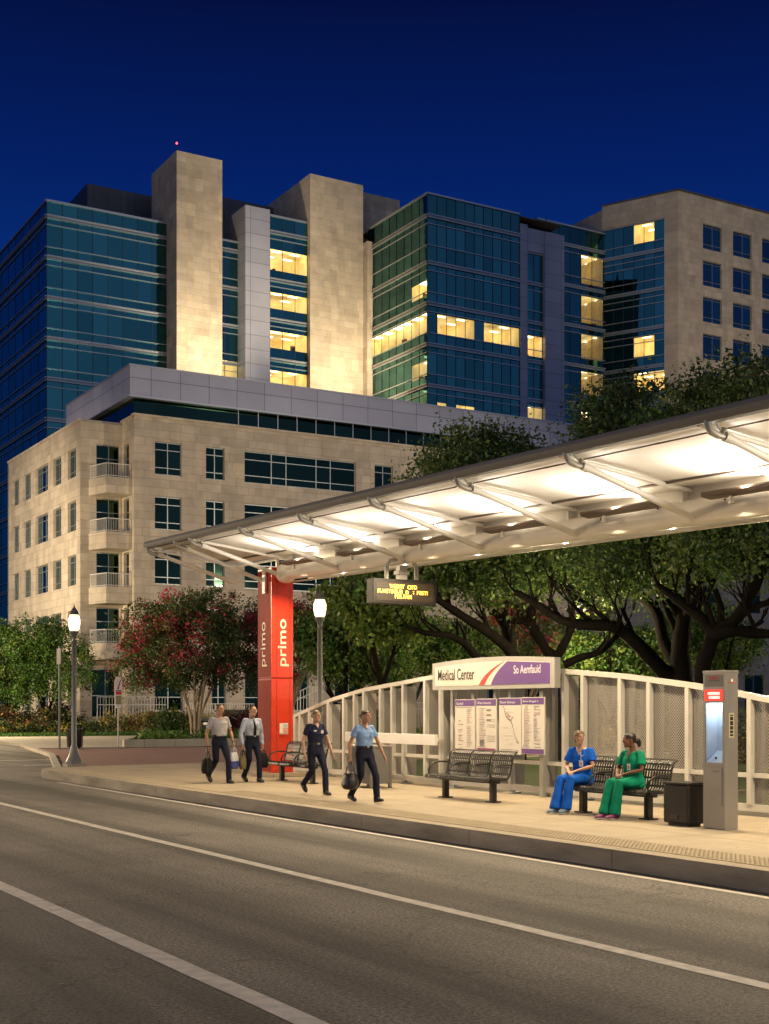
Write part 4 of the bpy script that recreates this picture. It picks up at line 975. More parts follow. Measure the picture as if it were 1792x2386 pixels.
# ================================================================== benches
def strap(mb, prof, x, w, th=.006):
    a = [(x-w/2, y, z) for y, z in prof]; b = [(x+w/2, y, z) for y, z in prof]
    for i in range(len(prof)-1):
        dy, dz = prof[i+1][0]-prof[i][0], prof[i+1][1]-prof[i][1]; l = math.hypot(dy, dz); n = (0, -dz/l*th, dy/l*th)
        mb.fbox(a[i], (w,0,0), (0,dy,dz), n)
seat_p = [(-.30,.385), (-.285,.425), (-.24,.45), (-.1,.438), (.05,.425), (.15,.43)]
back_p = [(.15,.43), (.185,.47), (.215,.60), (.245,.75), (.28,.84), (.325,.885), (.36,.90)]
def bench(loc, label):
    t = thing('platform_bench', label, 'bench', loc, -math.pi/2, 'black steel strap benches on the platform')
    sm = MB(); bm_ = MB()
    for k in range(3):
        x0 = -1.02 + k*.68 + .04
        for i in range(10):
            x = x0 + .03 + i*.06
            strap(sm, seat_p, x, .030); strap(bm_, back_p, x, .030)
        for y, z in ((-.27,.44), (-.17,.441), (-.05,.434), (.08,.429)): sm.box(x0, x0+.6, y-.012, y+.012, z-.009, z-.003)
        for y, z in ((.195,.50), (.222,.62), (.245,.74), (.275,.83)): bm_.box(x0, x0+.6, y+.004, y+.011, z-.015, z+.015)
        sm.tube([(x0-.02,-.30,.385), (x0+.62,-.30,.385)], .014, 6); bm_.tube([(x0-.02,.36,.90), (x0+.62,.36,.90)], .014, 6)
    sm.build('seat', M_black, t, world=False); bm_.build('backrest', M_black, t, world=False)
    for k in range(4):
        x = -1.02 + k*.68; m = MB()
        m.tube([(x, y, z-.004) for y, z in seat_p + back_p[1:]], .019, 8, up=(1,0,0))
        m.tube([(x,-.22,.45), (x,-.235,.52), (x,-.19,.60), (x,-.10,.655), (x,.02,.672), (x,.225,.665)], .017, 8, up=(1,0,0))
        m.build('armrest', M_black, t, world=False, smooth=True)
    f = MB(); f.box(-.92, .92, -.06, .06, .335, .405); 
    for k in range(4): f.box(-1.02+k*.68-.02, -1.02+k*.68+.02, -.2, .12, .395, .425)
    f.build('frame_beam', M_black, t, world=False, bevel=.006)
    for x in (-.78, .78):
        l = MB(); l.box(x-.05, x+.05, -.05, .05, .015, .335); lg = l.build('leg', M_black, t, world=False, bevel=.006)
        fp = MB(); fp.box(x-.12, x+.12, -.09, .09, 0, .02); 
        for sx in (-1, 1): fp.tube([(x+sx*.09, 0, .02), (x+sx*.09, 0, .035)], .014, 6)
        fp.build('foot_plate', M_black, lg, world=False)
    return t
BN2 = bench((13.80, 20.45, ZP), 'empty black strap bench in front of the map panels')
BN3 = copy_tree(BN2); BN3.location = (13.72, 16.24, ZP); BN3['label'] = 'black strap bench on which the two people in scrubs sit'
BN1 = copy_tree(BN2); BN1.location = (13.75, 27.4, ZP); BN1['label'] = 'black strap bench beside the red pylon behind the walkers'

# ================================================================== help kiosk
M_kgrey = mat('kiosk_grey', (.32,.305,.285), .4, .45, var=.06, vscale=3, stretch=(1,1,.3)); M_kdark = mat('kiosk_dark_grey', (.17,.165,.16), .45, .3, var=.08)
M_kin = mat('kiosk_inner_white', (.62,.70,.78), .4); M_klamp = mat('kiosk_lamp', (.8,.92,1), emit=(.72,.88,1), estr=14); M_kred = mat('kiosk_red_sign', (.75,.04,.03), .4, emit=(1,.05,.03), estr=.75)
t = thing('help_kiosk', 'grey upright kiosk with a lit recess and red header', 'kiosk', (13.43, 13.99, ZP), -math.pi/2)
K = lambda mb, n, m, p=t, **k: mb.build(n, m, p, world=False, **k)
w, dp, H = .42, .25, 2.2           # local: x 0..w along the front, y 0..dp deep, front at y=0
z0, z1 = .92, 1.76
mb = MB(); mb.box(0, w, 0, dp, 0, z0); mb.box(0, w, 0, dp, z1, H-.02); mb.box(0, .045, 0, dp, z0, z1); mb.box(w-.045, w, 0, dp, z0, z1); mb.box(.045, w-.045, dp-.02, dp, z0, z1); K(mb, 'body', M_kgrey)
mb = MB(); mb.box(-.008, w+.008, -.008, dp+.008, H-.02, H+.015); K(mb, 'cap', M_kgrey, bevel=.006)
mb = MB(); mb.box(.05, w-.05, dp-.03, dp-.021, z0, z1); mb.box(.046, .052, .01, dp-.03, z0, z1); mb.box(w-.052, w-.046, .01, dp-.03, z0, z1); mb.fbox((.052, .005, z0+.002), (w-.104,0,0), (0,dp-.04,.16), (0,0,.006)); lin = K(mb, 'recess_lining', M_kin)
mb = MB(); mb.box(.17, .19, .06, .075, z0+.05, z0+.085); K(mb, 'button', M_ink, lin)
mb = MB(); mb.box(.08, w-.08, .03, dp-.06, z1-.02, z1-.003); K(mb, 'recess_lamp', M_klamp)
mb = MB(); mb.box(.24, .355, dp-.036, dp-.031, 1.28, 1.57); mb.box(.25, .345, dp-.039, dp-.036, 1.42, 1.56, 1); mb.box(.25, .345, dp-.039, dp-.036, 1.29, 1.41, 2)
for i in range(9): mb.box(.26+.009*(i%3)*3, .275+.009*(i%3)*3, dp-.042, dp-.039, 1.44+.03*(i//3), 1.46+.03*(i//3), 3)
K(mb, 'instruction_card', [M_kdark, M_notice, M_ink, M_kred])
mb = MB(); mb.box(.03, w-.03, -.006, .0, z1+.03, z1+.19); hd = K(mb, 'header_sign', M_kred)
mb = MB(); mb.box(.10, .33, -.010, -.006, z1+.115, z1+.155); mb.box(.12, .33, -.010, -.006, z1+.06, z1+.098); K(mb, 'header_text_plate', mat('lit_white_plate', (.9,.85,.8), emit=(1,.9,.8), estr=.8), hd)
mb = MB(); mb.box(.035, w-.035, -.006, -.001, 1.99, 2.16); tp = K(mb, 'top_panel', M_kdark)
mb = MB(); text(mb, 'HIES', (.12, -.007, 2.085), (1,0,0), (0,0,1), .19, .055, bold=.02); mb.prism([(.10,-.009,2.075), (.32,-.009,2.075), (.325,-.009,2.066), (.095,-.009,2.066)], (0,-.002,0), 1); mb.prism([(.20,-.009,2.035), (.235,-.009,2.06), (.24,-.009,2.06), (.205,-.009,2.035)], (0,-.002,0)); K(mb, 'emblem', [M_sred, M_ink], tp)
mb = MB(); mb.box(.04, w-.05, -.010, -.001, .33, .86); dr = K(mb, 'door', M_kgrey, bevel=.004)
mb = MB(); mb.box(.18, .32, -.014, -.010, .80, .815); K(mb, 'handle', M_kdark, dr)
mb = MB(); mb.box(w, w+.004, .08, .17, 1.28, 1.62); sp_ = K(mb, 'side_label', mat('pale_yellow', (.65,.58,.32), .5))
mb = MB()
for i, h_ in enumerate((.02,.05,.06,.05,.04,.03)):
    zz = 1.60 - sum((.02,.05,.06,.05,.04,.03)[:i]) - .01*i; mb.box(w+.004, w+.007, .095, .155, zz-h_, zz)
K(mb, 'side_print', M_ink, sp_)
mb = MB(); mb.box(w, w+.004, .07, .19, 2.0, 2.1); em = K(mb, 'side_emblem', M_kgrey)
mb = MB(); mb.box(w+.004, w+.007, .09, .17, 2.04, 2.055); mb.tube([(w+.004, .13, 2.075), (w+.007, .13, 2.075)], .022, 10, m=1); K(mb, 'side_emblem_print', [M_sred, M_notice], em)

# ================================================================== bins
t = thing('litter_bin', 'square black litter bin standing against the kiosk', 'bin', (13.32, 14.70, ZP), -math.pi/2)
mb = MB(); mb.box(0, .52, 0, .34, .03, .585); mb.build('body', M_black, t, world=False, bevel=.03)
mb = MB(); mb.box(-.006, .526, -.006, .346, .588, .625); mb.build('lid', M_black, t, world=False, bevel=.012)
mb = MB(); mb.box(.16, .32, -.012, -.002, .10, .16); mb.build('plate', mat('bin_plate', (.06,.055,.05), .4, .5), t, world=False)
mb = MB(); mb.box(.05, .47, .05, .29, 0, .03); mb.build('base', M_ink, t, world=False)
t = thing('litter_bin', 'grey metal litter bin behind the woman with the duffel bag', 'bin', (13.95, 25.3, ZP), -math.pi/2)
mb = MB(); mb.box(0, .95, 0, .5, .09, .86)
for i in range(10): mb.box(.06+i*.093, .085+i*.093, -.006, 0, .12, .83)
mb.build('body', M_kdark, t, world=False)
mb = MB(); mb.box(-.02, .97, -.02, .52, .86, .90); mb.build('lid', M_kgrey, t, world=False, bevel=.01)
for x in (.02, .93):
    for y in (.02, .48): MB().box(x-.03, x+.03, y-.03, y+.03, 0, .87).build('leg', M_kdark, t, world=False)

# ================================================================== street lamps
M_post = mat('lamp_post_grey', (.13,.135,.14), .45, .4, var=.1, vscale=4); M_globe = mat('lamp_globe', (1,.9,.7), emit=(1,.76,.38), estr=5)
def lamp(loc, label, power, h=4.75):
    t = thing('street_lamp', label, 'street lamp', loc, 0, 'acorn street lamps'); 
    mb = MB(); mb.box(-.28, .28, -.28, .28, 0, .26); mb.build('plinth', M_curb, t, world=False, bevel=.02)
    mb = MB(); mb.lathe([(.26,.26), (.26,.31), (.235,.36), (.17,.48), (.13,.62), (.10,.75), (.075,.80), (.066,h-1.15), (.08,h-1.12), (.055,h-1.08), (.07,h-.98), (.14,h-.84), (.145,h-.80), (.05,h-.79)], 16); mb.build('post', M_post, t, world=False, smooth=True)
    mb = MB(); mb.lathe([(.11,h-.79), (.145,h-.74), (.175,h-.58), (.17,h-.46), (.14,h-.36), (.115,h-.33)], 16); g = mb.build('lamp_globe', M_globe, t, world=False, smooth=True)
    mb = MB(); mb.lathe([(.115,h-.33), (.15,h-.325), (.14,h-.29), (.10,h-.20), (.05,h-.13), (.018,h-.08), (.022,h-.05), (.004,h)], 14); mb.build('finial', M_post, g, world=False, smooth=True)
    mb = MB()
    for k in range(8):
        a = 2*math.pi*k/8; mb.tube([(.15*math.cos(a), .15*math.sin(a), h-.74), (.18*math.cos(a), .18*math.sin(a), h-.58), (.145*math.cos(a), .145*math.sin(a), h-.35)], .006, 4)
    mb.build('globe_cage', M_post, g, world=False)
    light('POINT', 'street_lamp_bulb', (loc[0], loc[1], loc[2]+h-.56), power, (1,.74,.40), shadow_soft_size=.19)
    return t
lamp((12.06, 38.7, .02), 'grey street lamp on a square plinth at the far platform corner', 1300, 4.98)
lamp((16.75, 32.0, ZP), 'street lamp just right of the red pylon, behind the fence', 2600, 4.95)
light('POINT', 'unseen_street_light', (20.4, 84.0, 6.0), 4200, (1, .78, .46), shadow_soft_size=.3)

# ================================================================== far street furniture
M_galv = mat('galvanised', (.40,.40,.39), .45, .6)
t = thing('bus_stop_sign', 'slim bus stop sign on a thin pole before the lawn', 'sign', (20.9, 60.3, .1))
mb = MB(); mb.tube([(20.9,60.3,.1), (20.9,60.3,3.4)], .035, 8); mb.build('pole', M_galv, t, smooth=True)
mb = MB(); mb.prism([(20.72,60.25,2.1), (20.78,60.25,1.92), (21.02,60.25,1.92), (21.08,60.25,2.1), (21.08,60.25,3.2), (21.0,60.25,3.38), (20.8,60.25,3.38), (20.72,60.25,3.2)], (0,.03,0)); bd = mb.build('sign_plate', M_notice, t)
mb = MB(); mb.box(20.76, 21.04, 60.24, 60.248, 2.55, 2.7, 0); mb.box(20.76, 21.04, 60.24, 60.248, 2.1, 2.5, 1); mb.prism([(20.82,60.246,2.8), (20.98,60.246,3.25), (21.02,60.246,3.25), (20.9,60.246,2.8)], (0,-.003,0), 0); mb.box(20.76, 21.04, 60.24, 60.248, 2.72, 2.76, 2); mb.build('sign_print', [M_sred, mat('olive_print', (.3,.27,.12), .6), M_ink], bd)
t = thing('sign_pole', 'grey pole with a narrow sign seen edge-on beside the corner lamp', 'pole', (17.75, 59.1, .1))
mb = MB(); mb.tube([(17.75,59.1,.06), (17.75,59.1,4.7)], .05, 8); mb.build('pole', M_post, t, smooth=True)
mb = MB(); mb.box(17.72, 17.78, 58.85, 59.45, 3.9, 4.6); mb.build('sign_plate', M_kdark, t)
t = thing('litter_bin', 'round black litter bin behind the corner lamp', 'bin', (18.7, 59.9, .1))
mb = MB(); mb.lathe([(.26,0), (.30,.05), (.34,.75), (.30,.76)], 16, (18.7,59.9,.1)); mb.build('body', M_black, t, smooth=True)
mb = MB()
for k in range(20):
    a = 2*math.pi*k/20; mb.tube([(18.7+.33*math.cos(a), 59.9+.33*math.sin(a), .14), (18.7+.38*math.cos(a), 59.9+.38*math.sin(a), .92)], .012, 4)
mb.lathe([(.36,.92), (.40,.92), (.40,.97), (.30,.97)], 16, (18.7,59.9,0)); mb.build('cage', M_black, t)
# low planter wall and white railings by the building
pw_ = MB(); pw_.box(21.4, 52, 60.9, 61.15, .05, .42); pw_.fbox((21.4,61.15,.05), (.25,0,0), (5.6,12.8,0), (0,0,.37)); tag(pw_.build('planter_wall', M_walk), 'low pale concrete planter wall at the edge of the red pavers', 'low wall')
def railing(p0, p1, z0, z1, h, label, n):
    t = thing('entrance_railing', label, 'railing', (p0[0], p0[1], z0), 0, 'white railings by the building entrance'); mb = MB(); pm = MB()
    a = Vector((p0[0], p0[1], z0)); b = Vector((p1[0], p1[1], z1))
    for hh in (h, h*.78, .12): mb.tube([a+Vector((0,0,hh)), b+Vector((0,0,hh))], .035, 6)
    mb.build('rails', M_rail, t)
    for i in range(n+1): 
        q = a.lerp(b, i/n); pm.tube([q, q+Vector((0,0,h))], .04 if i % 6 == 0 else .018, 5)
    pm.build('balusters', M_rail, t)
railing((31.2,94.6), (36.5,94.2), .14, .14, 2.6, 'white railing under the corner balconies', 24)
railing((37.4,93), (43,93), .14, .14, 2.1, 'white railing behind the pink-flowering tree', 28)
railing((39.0,80), (41.8,80), .14, 1.4, 2.3, 'white ramp railing sloping up behind the walking men', 12)
railing((46,86), (58,86), .14, .14, 2.2, 'white railing seen between pylon and lamp post', 50)

# parked van-like car behind the men
M_car = mat('car_paint_dark', (.03,.045,.05), .2, .4, coat=.6); M_cglass = mat('car_glass', (.03,.06,.055), .05, .5); M_tyre = mat('tyre', (.02,.02,.02), .8)
t = thing('parked_car', 'dark parked car with a pale trim line, half hidden by the pylon', 'car', (34.3, 76.9, .10), R(-62))
sil = [(-2.2,.35), (-2.25,.75), (-2.1,1.05), (-1.05,1.22), (-.25,1.72), (1.5,1.78), (2.05,1.25), (2.2,.9), (2.2,.35)]
mb = MB()
mb.loft([[(s*.92, y*1.0, z) for y, z in sil] for s in (-1, 1)]); mb.build('body', M_car, t, world=False, bevel=.06)
mb = MB()
for s in (-1, 1): mb.add([(s*.925, -.95, 1.22), (s*.925, 1.85, 1.24), (s*.925, 1.42, 1.68), (s*.925, -.2, 1.64)], [(0,1,2,3)])
mb.add([(-.8,-1.06,1.25), (.8,-1.06,1.25), (.72,-.29,1.72), (-.72,-.29,1.72)], [(0,1,2,3)]); mb.build('windows', M_cglass, t, world=False)
mb = MB(); 
for s in (-1, 1): mb.box(s*.93-.01, s*.93+.01, -2.0, 2.0, 1.14, 1.19)
mb.build('trim', M_mull, t, world=False)
for s in (-1, 1):
    for y in (-1.35, 1.35):
        wh = MB(); wh.tube([(s*.72, y, .34), (s*.94, y, .34)], .34, 18); q = wh.build('wheel', M_tyre, t, world=False, smooth=True)
        rm = MB(); rm.tube([(s*.93, y, .34), (s*.955, y, .34)], .2, 14); rm.build('rim', M_mull, q, world=False)
    hl = MB(); hl.ball((s*.62, -2.2, .85), .2, .06, .1); hl.build('headlight', M_notice, t, world=False, smooth=True)
# ================================================================== trees and planting
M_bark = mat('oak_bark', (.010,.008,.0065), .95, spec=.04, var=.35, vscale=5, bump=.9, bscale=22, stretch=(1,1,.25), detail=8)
M_barkp = mat('myrtle_bark', (.33,.25,.17), .75, var=.25, vscale=4, bump=.4, bscale=18, stretch=(1,1,.2))
L_oak = [leaf_mat('oak_leaf', (0.085,0.149,0.034)), leaf_mat('oak_leaf_olive', (0.140,0.185,0.040)), leaf_mat('oak_leaf_dark', (0.035,0.070,0.019))]
L_grn = [leaf_mat('green_leaf', (0.081,0.176,0.027)), leaf_mat('green_leaf_yellow', (0.154,0.217,0.035)), leaf_mat('green_leaf_dark', (0.033,0.083,0.018))]
L_myr = [leaf_mat('myrtle_leaf', (0.081,0.132,0.032)), leaf_mat('myrtle_leaf_russet', (0.172,0.108,0.040)), leaf_mat('myrtle_flower', (0.630,0.053,0.105)), leaf_mat('myrtle_flower_dark', (0.442,0.044,0.078))]
L_hedge = [leaf_mat('hedge_leaf', (0.056,0.096,0.022)), leaf_mat('hedge_russet', (0.135,0.053,0.027)), leaf_mat('hedge_yellow', (0.384,0.288,0.060)), leaf_mat('hedge_deep', (0.027,0.053,0.015))]
M_twig = M_bark

def grow(mb, p, dirv, r, length, depth, rnd, spread=.6, up=.15, tips=None, n=5):
    """a bending branch that forks"""
    pts = [Vector(p)]; rs = [r]; d = Vector(dirv).normalized()
    for i in range(n):
        d = (d + Vector((rnd.uniform(-1,1), rnd.uniform(-1,1), rnd.uniform(-.6,1)))*.16 + Vector((0,0,up*.3))).normalized()
        pts.append(pts[-1] + d*length/n); rs.append(r*(1-.5*(i+1)/n))
    mb.tube(pts, rs, 7 if r > .05 else 5)
    if tips is not None: tips.append(pts[-1])
    if depth > 0:
        for k in range(rnd.choice((2, 3))):
            i = rnd.randint(2, n); a = Vector((rnd.uniform(-1,1), rnd.uniform(-1,1), rnd.uniform(-.2,.9)))
            grow(mb, pts[i], d + a*spread, rs[i]*.72, length*rnd.uniform(.55,.8), depth-1, rnd, spread, up, tips, max(3, n-1))

def tree(name, label, base, limbs, ells, n_cl, per, cr, size, lm, wts, bark, group=None, forks=1, seed=0, fw=None, aspect=.55):
    t = thing(name, label, 'tree', base, 0, group); rnd = random.Random(seed); mb = MB(); tips = []
    for pts, r0, r1 in limbs:
        pts = [Vector(p) for p in pts]; k = len(pts)
        # smooth the polyline
        sm = []
        for i in range(k-1):
            p0, p1, p2, p3 = pts[max(i-1,0)], pts[i], pts[i+1], pts[min(i+2,k-1)]
            for s in range(5):
                q = s/5; sm.append(.5*((2*p1) + (p2-p0)*q + (2*p0-5*p1+4*p2-p3)*q*q + (3*p1-p0-3*p2+p3)*q**3))
        sm.append(pts[-1]); m_ = len(sm)
        rs = [(r0+(r1-r0)*i/(m_-1))*(1+rnd.uniform(-.07,.07)) for i in range(m_)]
        mb.tube(sm, rs, 10)
        for i in range(int(m_*.35), m_, 3):
            if forks: 
                d = (sm[min(i+1,m_-1)]-sm[i-1]).normalized() + Vector((rnd.uniform(-1,1), rnd.uniform(-1,1), rnd.uniform(.1,1)))*.9
                grow(mb, sm[i], d, rs[i]*.5, rnd.uniform(1.0,2.2)*max(.5, r0*2.2), forks, rnd, tips=tips)
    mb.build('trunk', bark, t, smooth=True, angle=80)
    p, kk, c = clump_points(ells, n_cl, per, cr)
    if fw is not None:                               # flower clusters sit near the outside top of the crown
        idx = fw(p, kk, c)
    else:
        tone = rng.random(n_cl)                       # light and dark clumps
        base_i = np.where(tone < wts[0], 0, np.where(tone < wts[0]+wts[1], 1, 2))
        idx = base_i[kk]; flip = rng.random(len(kk)) < .25; idx = np.where(flip, rng.integers(0, len(lm), len(kk)), idx)
    leaves('crown', p, size, lm, t, idx, aspect)
    return t

# ---- live oaks behind the fence
def LP(zx, zy, d): return P(1000+zx*.4768, 1260+zy*.4768, d)
def ell(u, v, d, ru, rv, rd): c = P(u, v, d); k = d/FPX; return (c.x, c.y, c.z, ru*k*.9+.3*rd, ru*k*.6+rd*.6, rv*k)
bA = P(1212, 1690, 41); bA.z = ZP
tree('live_oak', 'dark spreading live oak behind the Medical Center sign', bA, [
    ([bA, LP(425, 640, 41), LP(395, 540, 41), LP(300, 455, 40.5), LP(190, 385, 40), LP(60, 300, 39.5), LP(-40, 230, 39)], 0.220, 0.090),
    ([LP(405, 560, 41), LP(385, 470, 41.3), LP(370, 400, 41.5), LP(380, 290, 42), LP(420, 180, 42)], 0.170, 0.060),
    ([LP(395, 590, 41), LP(250, 575, 40), LP(170, 500, 39.5), LP(90, 460, 39), LP(-10, 452, 38.5), LP(-110, 420, 38.5)], 0.150, 0.060),
], [ell(1020, 1260, 40.5, 120, 80, 2.4), ell(1110, 1150, 42, 105, 100, 2.4), ell(930, 1340, 39.5, 65, 55, 1.6), ell(1085, 1045, 43, 62, 50, 1.8), ell(1180, 1290, 42, 110, 85, 2.3), ell(1175, 1055, 44, 36, 34, 1.4), ell(1100, 1350, 41, 90, 55, 2.0)],
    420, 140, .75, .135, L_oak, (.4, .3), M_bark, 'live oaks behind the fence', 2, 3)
bB = P(1300, 1690, 43); bB.z = ZP
tree('live_oak', 'live oak with forked dark trunks at the right end of the station sign', bB, [
    ([bB, LP(605, 600, 43), LP(575, 540, 43), LP(520, 440, 43), LP(470, 395, 43), LP(395, 390, 43.3), LP(300, 350, 44)], 0.200, 0.080),
    ([LP(610, 590, 43), LP(640, 540, 42.6), LP(690, 440, 42.2), LP(700, 330, 42), LP(740, 240, 42)], 0.170, 0.060),
    ([LP(480, 400, 43), LP(500, 330, 43), LP(560, 220, 43)], 0.100, 0.050),
], [ell(1300, 1290, 43, 110, 80, 2.4), ell(1400, 1260, 42, 120, 85, 2.4), ell(1335, 1190, 44, 80, 70, 2.1), ell(1440, 1080, 44, 85, 100, 2.2), ell(1430, 968, 45, 66, 46, 1.9), ell(1470, 928, 45, 42, 30, 1.5), ell(1412, 1005, 45, 30, 28, 1.3)],
    400, 140, .75, .135, L_oak, (.35, .3), M_bark, 'live oaks behind the fence', 2, 4)
bC = P(1588, 1700, 37); bC.z = ZP
tree('live_oak', 'thickest dark live oak trunk with long limbs left of the kiosk', bC, [
    ([bC, LP(1235, 700, 37), LP(1225, 560, 37), LP(1235, 450, 37), LP(1240, 370, 37), LP(1195, 270, 37.5), LP(1080, 205, 38), LP(980, 150, 38)], 0.340, 0.110),
    ([LP(1215, 680, 37), LP(1150, 640, 37), LP(1080, 570, 36.6), LP(1000, 490, 36.2), LP(900, 420, 36), LP(760, 410, 35.8), LP(640, 385, 35.6), LP(510, 300, 35.5), LP(420, 250, 35.5)], 0.240, 0.080),
    ([LP(1215, 600, 37), LP(1150, 500, 37.4), LP(1110, 350, 38), LP(1010, 260, 38.3), LP(880, 258, 38.6), LP(700, 250, 39), LP(600, 200, 39)], 0.210, 0.080),
    ([LP(660, 606, 36), LP(740, 570, 36), LP(830, 545, 36), LP(905, 478, 36), LP(960, 420, 36.4)], 0.120, 0.050),
    ([LP(1240, 400, 37), LP(1290, 300, 36.6), LP(1330, 190, 36.2), LP(1350, 60, 36)], 0.170, 0.060),
], [ell(1520, 1270, 37, 130, 90, 2.3), ell(1640, 1260, 37, 120, 80, 2.3), ell(1400, 1340, 36.5, 100, 55, 1.9), ell(1580, 1080, 38, 110, 110, 2.3), ell(1555, 1010, 40, 50, 44, 1.7), ell(1660, 1010, 38.5, 90, 75, 2.2)],
    400, 140, .72, .13, L_oak, (.35, .3), M_bark, 'live oaks behind the fence', 2, 5)
bD = P(1640, 1710, 32.5); bD.z = ZP
tree('live_oak', 'leaning live oak at the right picture edge behind the kiosk', bD, [
    ([bD, LP(1335, 660, 32.5), LP(1365, 540, 32.5), LP(1400, 450, 32.5), LP(1500, 380, 32.3), LP(1580, 250, 32), LP(1640, 120, 32), LP(1700, 20, 32)], 0.220, 0.100),
    ([LP(1385, 470, 32.5), LP(1480, 440, 32.2), LP(1600, 452, 32), LP(1700, 450, 31.8), LP(1850, 400, 31.5)], 0.180, 0.080),
    ([LP(1400, 455, 32.5), LP(1340, 390, 32.8), LP(1270, 330, 33), LP(1180, 265, 33.2), LP(1110, 210, 33.4)], 0.170, 0.070),
    ([LP(1490, 385, 32.3), LP(1600, 320, 32), LP(1720, 290, 31.6)], 0.120, 0.050),
    ([LP(1420, 440, 32.5), LP(1425, 330, 32.5), LP(1390, 210, 32.8), LP(1400, 120, 33)], 0.110, 0.050),
], [ell(1720, 1270, 32.5, 110, 90, 2.0), ell(1800, 1180, 32.5, 140, 130, 2.2), ell(1700, 1110, 34, 110, 120, 2.2), ell(1660, 925, 37, 58, 46, 1.7), ell(1715, 885, 36, 46, 42, 1.5), ell(1612, 915, 37, 34, 40, 1.2), ell(1680, 835, 37, 30, 34, 1.0), ell(1792, 925, 35, 56, 55, 1.7), ell(1860, 1020, 34, 110, 120, 2.2), ell(1760, 1000, 35, 100, 90, 2.0)],
    430, 140, .68, .12, L_oak, (.35, .3), M_bark, 'live oaks behind the fence', 2, 6)

# ---- crape myrtles (vase of slim stems, red flower clusters)
def myrtle(u, d, ztop, label, seed, width, ells_px, n_cl=260):
    b = P(u, 1700, d); b.z = .36; rnd = random.Random(seed); limbs = []
    for k in range(9):
        a = 2*math.pi*k/9 + rnd.uniform(-.3,.3); s = width*rnd.uniform(.16,.34)
        limbs.append(([b + Vector((.16*math.cos(a), .16*math.sin(a), 0)), b + Vector((.2*math.cos(a)*1.3, .2*math.sin(a)*1.3, 1.1)), b + Vector((s*.55*math.cos(a), s*.55*math.sin(a), 2.4)), b + Vector((s*math.cos(a), s*math.sin(a), 3.8)), b + Vector((s*1.35*math.cos(a), s*1.35*math.sin(a), 5.2))], .085, .03))
    E = [ell(*e) for e in ells_px]
    def fw(p, kk, c):
        zc = c[:,2]; mid = np.median(zc); rad = np.hypot(c[:,0]-b.x, c[:,1]-b.y)
        pf = .07 + .26*((zc > mid) | (rad > np.percentile(rad, 70))); fl = rng.random(len(zc)) < pf
        ty = np.where(fl, np.where(rng.random(len(zc)) < .45, 2, 3), np.where(rng.random(len(zc)) < .18, 1, 0)); idx = ty[kk]
        m = (idx >= 2) & (rng.random(len(kk)) < .22); idx = np.where(m, 0, idx)
        return np.where(rng.random(len(kk)) < .12, rng.integers(0, 2, len(kk)), idx)
    return tree('crape_myrtle', label, b, limbs, E, n_cl, 110, .55, .14, L_myr, None, M_barkp, 'crape myrtles in flower', 1, seed, fw)
myrtle(455, 69, 8, 'multi-stemmed crape myrtle with pink-red flowers left of the walking men', 21, 5.0,
       [(420, 1500, 69, 140, 105, 1.6), (350, 1470, 68.5, 80, 75, 1.4), (490, 1440, 69.5, 85, 70, 1.4), (410, 1410, 69.5, 50, 35, 1.0), (310, 1560, 68, 40, 50, 1.0), (520, 1540, 69, 50, 65, 1.2)], 330)
myrtle(668, 71, 8, 'dark crape myrtle behind the red pylon', 22, 5.0,
       [(590, 1500, 71, 55, 85, 1.4), (650, 1500, 71.5, 90, 110, 1.6), (740, 1480, 71.5, 70, 85, 1.4), (580, 1580, 70.5, 35, 45, 1.0)], 240)
myrtle(1215, 72, 7, 'red-leaved crape myrtle glimpsed under the oak limbs', 23, 5.0,
       [(1240, 1480, 72, 70, 70, 1.4), (1200, 1430, 72.5, 60, 50, 1.4), (1400, 1440, 73, 40, 35, 1.0)], 170)

# ---- green trees
def green(u, d, ells_px, label, seed, n_cl, wts=(.5,.28), stems=3):
    b = P(u, 1700, d); b.z = .14; rnd = random.Random(seed); limbs = []; E = [ell(*e) for e in ells_px]
    for k in range(stems):
        a = 2*math.pi*k/stems + rnd.uniform(-.4,.4); s = rnd.uniform(.8,1.6)
        limbs.append(([b + Vector((.06*math.cos(a), .06*math.sin(a), 0)), b + Vector((.12*math.cos(a), .12*math.sin(a), 1.4)), b + Vector((s*.6*math.cos(a), s*.6*math.sin(a), 2.6)), b + Vector((s*math.cos(a), s*math.sin(a), 4.0)), b + Vector((s*1.4*math.cos(a), s*1.4*math.sin(a), 5.2))], .13, .04))
    return tree('shade_tree', label, b, limbs, E, n_cl, 110, .62, .155, L_grn, wts, M_bark, 'small green trees', 1, seed)
green(108, 94, [(130, 1535, 94, 82, 78, 1.8), (70, 1510, 94.5, 66, 65, 1.8), (170, 1595, 93, 46, 45, 1.4), (120, 1475, 94.5, 45, 36, 1.4), (60, 1590, 94, 60, 50, 1.6)], 'green tree behind the corner street lamp', 31, 270)
green(26, 92, [(15, 1545, 92, 70, 80, 1.8), (-40, 1510, 92, 66, 75, 1.8), (40, 1615, 91.5, 45, 40, 1.4), (-10, 1610, 92, 60, 50, 1.5)], 'bright green tree cut by the left picture edge', 32, 220)
green(800, 54, [(810, 1510, 54, 80, 75, 1.6), (760, 1470, 54.5, 65, 60, 1.4), (870, 1530, 54, 75, 65, 1.4), (900, 1470, 55, 60, 50, 1.4)], 'bright green tree right of the lamp post behind the pylon', 33, 240, (.45,.4))
green(945, 62, [(960, 1520, 62, 80, 60, 1.8), (1040, 1500, 63, 80, 60, 1.8), (1100, 1540, 62, 70, 50, 1.6)], 'green tree seen low under the oak left of the station sign', 34, 190, (.4,.45))
